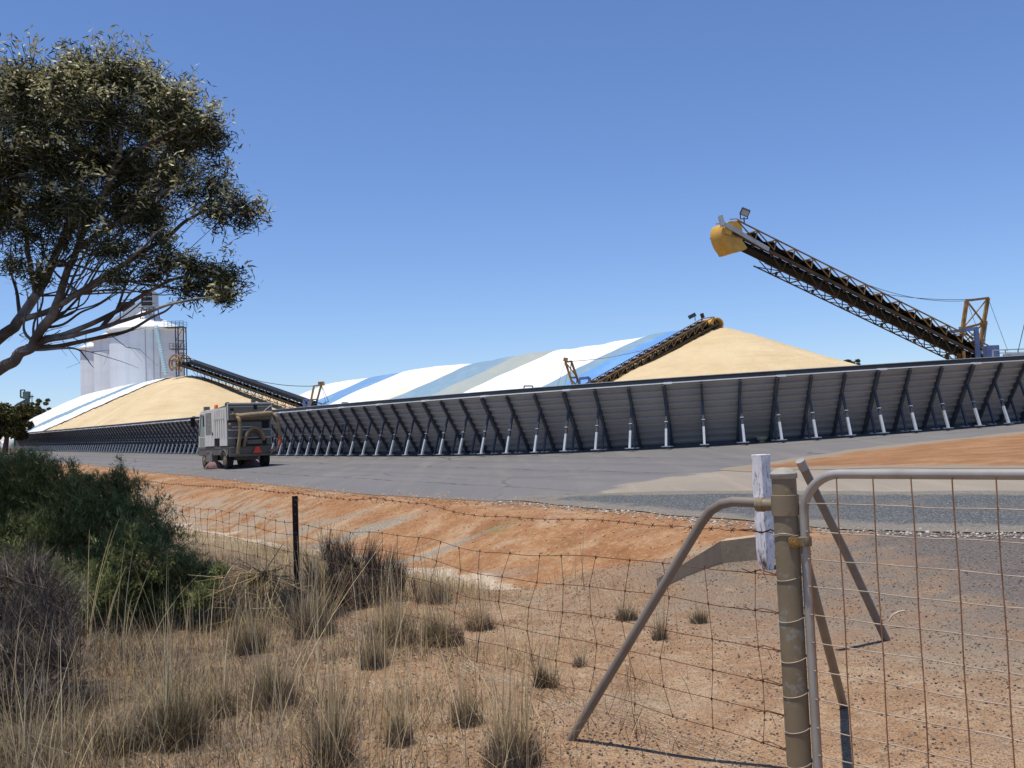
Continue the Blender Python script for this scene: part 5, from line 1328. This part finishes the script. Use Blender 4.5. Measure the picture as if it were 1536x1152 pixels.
# ------------------------------------------------------------------ distant trees
def far_tree(u, vtop, vbase, Y, wpx, label, seed, name='distant_tree'):
    base = U(u, vbase, Y); g0 = gz(base.x, base.y); top = U(u, vtop, Y); h = top.z-g0; rw = wpx/2*Y/1500
    o = empty(name, (base.x, base.y, g0), label, 'tree', 'trees on the skyline')
    mb = MB(); mb.tube([(0,0,-.3), (.1*rw, 0, h*.35), (.2*rw, 0, h*.7)], [rw*.1, rw*.07, rw*.03], 8)
    for k in range(6): a = k*1.05; mb.tube([(.08*rw, 0, h*.3+k*.05*h), (rw*.5*math.cos(a), rw*.4*math.sin(a), h*.7)], [rw*.05, rw*.02], 6)
    mb.build('trunk', M['bark'], o)
    C = []
    for k in range(44):
        a = rng.uniform(0, 6.28); r = rw*math.sqrt(rng.random())*.8; z = h*rng.uniform(.35, .93)
        lim = rw*math.sqrt(max(.05, 1-((z/h-.55)/.5)**2)); r = min(r, lim*.85)
        cr = rw*rng.uniform(.16, .30); dd = rng.normal(0, 1, (260, 3)); dd /= np.linalg.norm(dd, axis=1, keepdims=True)
        C.append(np.array((r*math.cos(a), r*math.sin(a), z))+dd*cr*rng.uniform(.5, 1, (260, 1))*np.array((1, 1, .7)))
    C = np.concatenate(C); C[:, 2] = np.minimum(C[:, 2], h); s = rw*.13
    V, Q = leaf_mesh(C, rng.uniform(.6, 1.4, len(C))*s, rng.uniform(.3, .6, len(C))*s); npmesh('crown', V, Q, M['farleaf'], o)
far_tree(6, 603, 674, 118, 96, 'dark bushy tree at the far left edge beside the wall end', 1)
far_tree(62, 594, 672, 190, 34, 'small olive tree right of the green elevator on the skyline', 2)
far_tree(40, 606, 674, 190, 50, 'low olive tree directly under the green elevator', 3)
far_tree(-30, 606, 675, 120, 90, 'dark bushy tree cut off by the left edge', 4)
far_tree(1284, 535, 640, 130, 34, 'small dark tree showing behind the right slope of the middle heap', 5)

# ------------------------------------------------------------------ shrubs
def bush(name, label, cat, cl, mat, per, lsize, wfac=.15, upb=0.0, stems=14, sharp=1.0, stemmat='twig', group=None):
    P = [np.array(U(u, v, Y)) for (u, v, r, Y) in cl]; c0 = np.mean(P, 0); g0 = gz(c0[0], c0[1])
    o = empty(name, (c0[0], c0[1], g0), label, cat, group); OO = np.array(o.location); C = []; D = []
    mb = MB()
    for p, (u, v, r, Y) in zip(P, cl):
        rw = r*Y/1500; n = int(per*(rw/.3)**2)
        for k in range(max(6, int(n/26))):
            # feathery sprays
            d = rng.normal(0, 1, 3); d[2] = abs(d[2])*.8+.25*rng.random(); d /= np.linalg.norm(d); e0 = p+rng.normal(0, .45, 3)*rw*np.array((1, 1, .8)); e1 = e0+d*rw*rng.uniform(.3, .62)
            m_ = 26; tt = rng.random(m_)[:, None]; C.append(e0+(e1-e0)*tt+rng.normal(0, .028, (m_, 3))*(1.25-tt)); dd = np.repeat(d[None], m_, 0)+rng.normal(0, .45, (m_, 3)); dd[:, 2] += upb; D.append(dd/np.linalg.norm(dd, axis=1, keepdims=True))
        b = Vector((c0[0]+(p[0]-c0[0])*.55, c0[1]+(p[1]-c0[1])*.55, 0)); b.z = gz(b.x, b.y)-.05
        mb.tube([b-o.location, (b.lerp(Vector(p), .5)+Vector((rng.normal(0,.05), rng.normal(0,.05), 0)))-o.location, Vector(p)-o.location], [.02, .013, .006], 5)
    C = np.concatenate(C); D = np.concatenate(D); C[:, 2] = np.maximum(C[:, 2], ground(C[:, 0], C[:, 1])+.01)
    V, Q = blade_mesh(C-OO, D, rng.uniform(.7, 1.4, len(C))*lsize, np.full(len(C), lsize*wfac), rng.normal(0, .15, len(C)), seg=2)
    npmesh('foliage', V, Q, M[mat], o); mb.build('stem', M[stemmat], o); return o, len(C)
cl = []
for (u, v, r) in ((0,715,40),(45,715,38),(70,745,45),(20,760,50),(115,740,38),(135,775,45),(180,735,28),(172,770,40),(205,780,40),(235,810,38),(200,830,45),(150,830,50),(100,800,50),(60,810,52),(20,830,50),(258,850,34),(285,862,30),(310,868,24),(240,880,36),(200,885,42),(150,890,46),(100,880,48),(60,880,45),(120,930,36),(170,935,32),(225,925,30),(270,905,28),(305,895,22),(-30,740,50),(-40,800,55),(-90,760,60),(-80,840,60),(330,860,14)):
    cl.append((u, v, r, 10.2-.0042*(v-760)+rng.uniform(-.35, .35)))
bush('broom_bush', 'large dark green feathery bush at the left beside the road bank', 'bush', cl, 'bushleaf', 8000, .05, .17)
for (u, v, h_) in ((176, 692, 36), (110, 705, 25), (45, 684, 20), (205, 715, 24)): pass
cl = [(u, v, r, 10.3) for (u, v, r) in ((178,712,13),(182,696,8),(168,722,14),(108,712,12),(110,698,7),(60,692,16),(30,690,18),(85,702,12),(208,728,12),(150,728,14))]
bush('broom_sapling', 'upright feathery shoots rising from the back of the dark green bush', 'bush', cl, 'bushleaf', 5000, .045)
cl = [(u, v, r, 7.1-.004*(v-900)) for (u, v, r) in ((20,870,34),(60,880,30),(95,905,30),(15,930,40),(60,945,40),(100,960,32),(20,1000,44),(70,1010,36),(110,1000,24),(10,1060,40),(60,1065,30),(-40,900,50),(-40,1000,55))]
bush('dead_shrub', 'grey leafless dead shrub tangled at the lower left edge', 'shrub', cl, 'twig', 2600, .17, .030, .35)
cl = [(u, v, r, 10.6-.006*(v-870)) for (u, v, r) in ((500,850,26),(535,858,28),(568,868,26),(480,880,22),(515,900,30),(555,905,30),(590,900,22),(600,880,16),(545,935,24),(500,935,22))]
bush('dead_shrub', 'dark purplish dead bush just right of the steel picket', 'shrub', cl, 'darktwig', 1000, .27, .026, 1.6)

def tussock(u, v, hpx, wpx, label, mat='tuss', n=420, tall=14, spread=.20):
    n = int(n*1.5); tall = int(tall*1.5)
    p = on_ground(u, v); k = p.y/1500; h = hpx*k; r = wpx*k/2
    o = empty('grass_tussock', p, label, 'grass', 'dry grass tussocks')
    rr = np.sqrt(rng.random(n))*r*.34; a = rng.uniform(0, 6.28, n); sc_ = rng.normal(0, r*.22, (5, 2)); si = rng.integers(0, 5, n); roots = np.stack([rr*np.cos(a)+sc_[si, 0], rr*np.sin(a)+sc_[si, 1], np.full(n, -.01)], 1); ln_ = rng.normal(0, .16, (5, 2))
    d = rand_dirs(n, spread); d[:, 0] += roots[:, 0]/max(r, .01)*.22; d[:, 1] += roots[:, 1]/max(r, .01)*.22; d[:, :2] += ln_[si]; d /= np.linalg.norm(d, axis=1, keepdims=True)
    V, Q = blade_mesh(roots, d, h*(.12+.62*rng.random(n)**1.7)*rng.uniform(.6, 1.15, 5)[si], rng.uniform(.0022, .005, n), rng.normal(.10, .38, n), 4); npmesh('blades', V, Q, M[mat], o)
    m_ = int(n*1.9); rr = np.sqrt(rng.random(m_))*r*.75; a = rng.uniform(0, 6.28, m_); roots = np.stack([rr*np.cos(a), rr*np.sin(a), np.full(m_, -.01)], 1)
    V, Q = blade_mesh(roots, rand_dirs(m_, .38), h*rng.uniform(.08, .36, m_), rng.uniform(.002, .0045, m_), rng.normal(.05, .3, m_), 2); npmesh('dead_base', V, Q, M['darktwig' if mat == 'tuss' else 'twig'], o)
    if tall:
        rr = np.sqrt(rng.random(tall))*r*.5; a = rng.uniform(0, 6.28, tall); roots = np.stack([rr*np.cos(a), rr*np.sin(a), np.zeros(tall)], 1); d = rand_dirs(tall, .14)
        L = h*rng.uniform(.65, 1.05, tall); V, Q = blade_mesh(roots, d, L, rng.uniform(.005, .008, tall), rng.normal(.02, .1, tall), 4)
        V2 = []; Q2 = []
        npmesh('seed_stalks', V, Q, M['strawpale'], o)
tus = [(590,965,150,100,'bleached straw tuft directly in front of the dark dead bush',.26,420,22),(470,955,190,80,'pale straw tuft at the foot of the steel picket',.24,380,24),(650,905,120,70,'wispy straw tuft at the right edge of the dark dead bush',.3,260,14),(720,945,90,60,'small faded straw tuft between the mesh fence and the green and purple tussock',.3,200,9),(412,1062,170,84,'dense green-grey tussock with straw stalks left of centre',.20,520,18),(258,1120,230,110,'broad brown tussock nearest the lower left corner',.22,600,16),(665,965,110,86,'short green and purple tussock right of the dark dead bush',.24,560,10),
 (815,1030,92,40,'small purple-grey tussock standing alone on bare soil in the middle',.14,220,5),(700,1088,130,62,'sparse straw tussock in front of the small purple-grey one',.26,190,12),(600,1118,150,56,'thin upright tussock left of the sparse straw one',.16,150,12),
 (500,1150,260,80,'tall thin brown tussock at the bottom edge left of centre',.14,260,16),(770,1150,200,110,'straw tussock at the bottom edge left of the slanting stay',.28,420,26),(375,980,150,70,'pale straw tussock beside the foot of the bush',.22,300,16),
 (175,1130,120,80,'low brown tussock left of the broad brown one',.25,300,8),(990,960,95,30,'thin green tussock behind the slanting stay',.16,90,8),(1048,935,60,36,'low grey tussock under the culvert headwall',.26,140,3),
 (940,930,70,44,'low grey-brown tussock left of the stay in the mesh fence',.26,170,5),(870,1000,70,30,'tiny straw tuft beside the mesh fence',.2,60,5),(560,1000,120,60,'loose straw tuft below the dark dead bush',.24,200,14),(330,1075,130,60,'dry brown tuft between the two big left tussocks',.25,220,10)]
for (u, v, h_, w_, lab, sp_, n_, t_) in tus: tussock(u, v, h_, w_, lab, 'tuss' if 'straw tu' not in lab else 'straw', n_, t_, sp_)

# dry fallen branch by the picket
p0 = on_ground(392, 925); O_ = Vector(p0)
def db(u, v, Y): return U(u, v, Y)-O_
Yb = p0.y
o = empty('dry_branch', O_, 'bleached dry weed branch splayed beside the steel picket', 'branch'); mb = MB()
main = [db(424, 816, Yb), db(398, 856, Yb), db(394, 872, Yb-.1)]
mb.tube(main, [.004, .007, .008], 6)
root_ = db(395, 870, Yb-.1)
for k in range(130):
    tu = rng.uniform(290, 470); tv = rng.uniform(862, 985); e_ = db(tu, tv, Yb-rng.uniform(-.3, .9)); g_ = ground(e_.x+O_.x, e_.y+O_.y)-O_.z; e_.z = max(e_.z, float(g_)+.01)
    m_ = root_.lerp(e_, .5)+Vector((rng.normal(0,.07), rng.normal(0,.07), rng.uniform(.02,.2)))
    mb.tube([root_.lerp(main[1], rng.random()), m_, e_], [.0042, .003, .0012], 4, cap=False)
    for j in range(2):
        f_e = m_.lerp(e_, rng.uniform(.2, .8)); mb.tube([f_e, f_e+Vector((rng.normal(0,.16), rng.normal(0,.16), rng.uniform(-.15, .1)))], [.0025, .001], 4, cap=False)
mb.build('branches', M['straw'], o)

# ------------------------------------------------------------------ uncountable grass
def scatter(n, ymin, ymax, fn):
    out = []
    while len(out) < n:
        y = ymin+(ymax-ymin)*rng.random(4000)**1.25; x = rng.uniform(-.62, .62, 4000)*(y+.6)
        p = fn(x, y); k = rng.random(4000) < p; out += list(zip(x[k], y[k]))
    a = np.array(out[:n]); return a[:, 0], a[:, 1]
def dens(x, y):
    q, t = qt(x, y); u = 768+1500*x/y
    d = np.clip(.65*vnoise(x, y, .9, 71)+.6*vnoise(x, y, .28, 73)+.5, 0, 1)**3.0*1.6
    left = sstep(900, 420, u)
    d = d*(.22+1.1*left) + .28*sstep(3.2, 3.9, q)*sstep(6.8, 5.4, q)*sstep(-12.5, -9, t)
    d = d*sstep(3.0, 3.8, q)*np.where(t < -13, .35, 1)*sstep(1120, 1000, u)
    bare = np.exp(-(((u-690)/150)**2))*sstep(6.3, 5.6, y)
    return np.clip(d*(1-.75*bare), 0, 1)
def grass(name, n, mat, L, W, spread, bendsd, fn=dens, ymin=3.4, ymax=19, seg=3):
    x, y = scatter(n, ymin, ymax, fn); z = ground(x, y); roots = np.stack([x, y, z-.01], 1); d = rand_dirs(n, spread)
    k = (vnoise(x, y, .8, 72)+.6); V, Q = blade_mesh(roots, d, rng.uniform(*L, n)*np.clip(k*1.4, .45, 1.4), rng.uniform(*W, n), rng.normal(.05, bendsd, n), seg)
    o = npmesh(name, V, Q, M[mat]); tag(o, kind='stuff')
grass('dry_grass', 21000, 'straw', (.06, .36), (.0022, .0048), .42, .3)
grass('green_grass', 3200, 'tuss', (.06, .26), (.002, .004), .35, .25)
def dmat(x, y):
    u = 768+1500*x/y; q, t = qt(x, y); return sstep(1080, 560, u)*sstep(4.0, 4.8, q)*np.clip(.9*vnoise(x, y, .6, 78)+.8*vnoise(x, y, .2, 79)+.35, 0, 1)**2
grass('matted_grass', 11000, 'straw', (.10, .42), (.0024, .005), 1.0, .7, dmat, 3.6, 13, 4)
grass('matted_weeds', 13000, 'darktwig', (.08, .34), (.0026, .005), .95, .6, dmat, 3.6, 12, 4)
grass('straw_litter', 26000, 'straw', (.05, .24), (.002, .004), 1.4, .2)
def dtall(x, y):
    u = 768+1500*x/y; q, t = qt(x, y)
    return np.clip(.8*sstep(880, 520, u), 0, 1)*sstep(4.2, 5.0, q)*np.clip(vnoise(x, y, 1.1, 75)+.45, 0, 1)
grass('tall_grass_stalks', 720, 'strawpale', (.35, .85), (.004, .008), .17, .16, dtall, 4.2, 10.5, 4)
def dtwig(x, y):
    u = 768+1500*x/y; return .8*sstep(700, 200, u)*np.clip(vnoise(x, y, .7, 76)*.8+vnoise(x, y, .25, 77)*.7+.35, 0, 1)**2
grass('dead_weed_stalks', 12000, 'twig', (.06, .32), (.003, .006), .75, .45, dtwig, 3.6, 9.5, 3)
# a few long bleached stalks standing in front of the bush
mb_pts = [(180,985,160),(245,990,180),(108,900,90),(205,930,110),(222,930,95),(160,975,120),(258,1000,110),(275,985,85),(290,960,95),(150,1000,150),(300,980,90),(318,1000,110),(90,1030,150),(345,960,100),(640,930,160),(715,900,110),(868,880,90),(800,990,140),(450,1010,240),(470,1020,180),(130,1010,230),(760,1120,200),(405,1130,300),(570,1090,200)]
ro = []; dd = []; ll = []
for (u, v, h_) in mb_pts:
    for k in range(3):
        p = on_ground(max(5, u+rng.uniform(-9, 9)), v+rng.uniform(-8, 8)); ro.append(tuple(p)); d = rand_dirs(1, .13)[0]; d[0] += .06; dd.append(d/np.linalg.norm(d)); ll.append(h_*p.y/1500*rng.uniform(.8, 1.1))
V, Q = blade_mesh(np.array(ro), np.array(dd), np.array(ll), np.full(len(ro), .011), rng.normal(.03, .1, len(ro)), 5)
o = npmesh('tall_grass_stalks', V, Q, M['strawpale']); tag(o, kind='stuff')
# ------------------------------------------------------------------ camera, sun, sky
cam = bpy.data.cameras.new('camera'); co = bpy.data.objects.new('camera', cam); COL.objects.link(co)
cam.sensor_width = 36; cam.lens = 36*F/1536; cam.clip_start = .05; cam.clip_end = 6000
m3 = Matrix((tuple(r_), tuple(u_), tuple(-f_))).transposed(); co.matrix_world = Matrix.Translation(EYE) @ m3.to_4x4(); SC.camera = co
SUN_AZ = -125.0; SUN_EL = 77.0     # azimuth measured from the view direction, clockwise
a = R(SUN_AZ); e = R(SUN_EL); sd = Vector((math.sin(a)*math.cos(e), math.cos(a)*math.cos(e), math.sin(e)))
L = bpy.data.lights.new('sun', 'SUN'); L.energy = 4.8; L.angle = R(.53); L.color = (1, .955, .88)
lo = bpy.data.objects.new('sun', L); COL.objects.link(lo); lo.rotation_euler = (-sd).to_track_quat('-Z', 'Y').to_euler(); lo.location = (0, 0, 60)
W = bpy.data.worlds.new('World'); SC.world = W; W.use_nodes = True; nt = W.node_tree
sk_ = nt.nodes.new('ShaderNodeTexSky'); sk_.sky_type = 'NISHITA'; sk_.sun_disc = False; sk_.sun_elevation = e; sk_.sun_rotation = a
sk_.altitude = 250; sk_.air_density = 1.0; sk_.dust_density = .1; sk_.ozone_density = 5.0
bg = nt.nodes['Background']; tint = nt.nodes.new('ShaderNodeMix'); tint.data_type = 'RGBA'; tint.blend_type = 'MULTIPLY'; tint.inputs[0].default_value = 1; tint.inputs[7].default_value = (.89, .95, 1.14, 1)
nt.links.new(sk_.outputs[0], tint.inputs[6]); nt.links.new(tint.outputs[2], bg.inputs[0]); bg.inputs[1].default_value = .125
vs = SC.view_settings; vs.view_transform = 'Standard'; vs.look = 'None'; vs.exposure = 0.0; vs.gamma = 1
SC.cycles.use_denoising = True
SC.cycles.max_bounces = 6; SC.cycles.transparent_max_bounces = 8
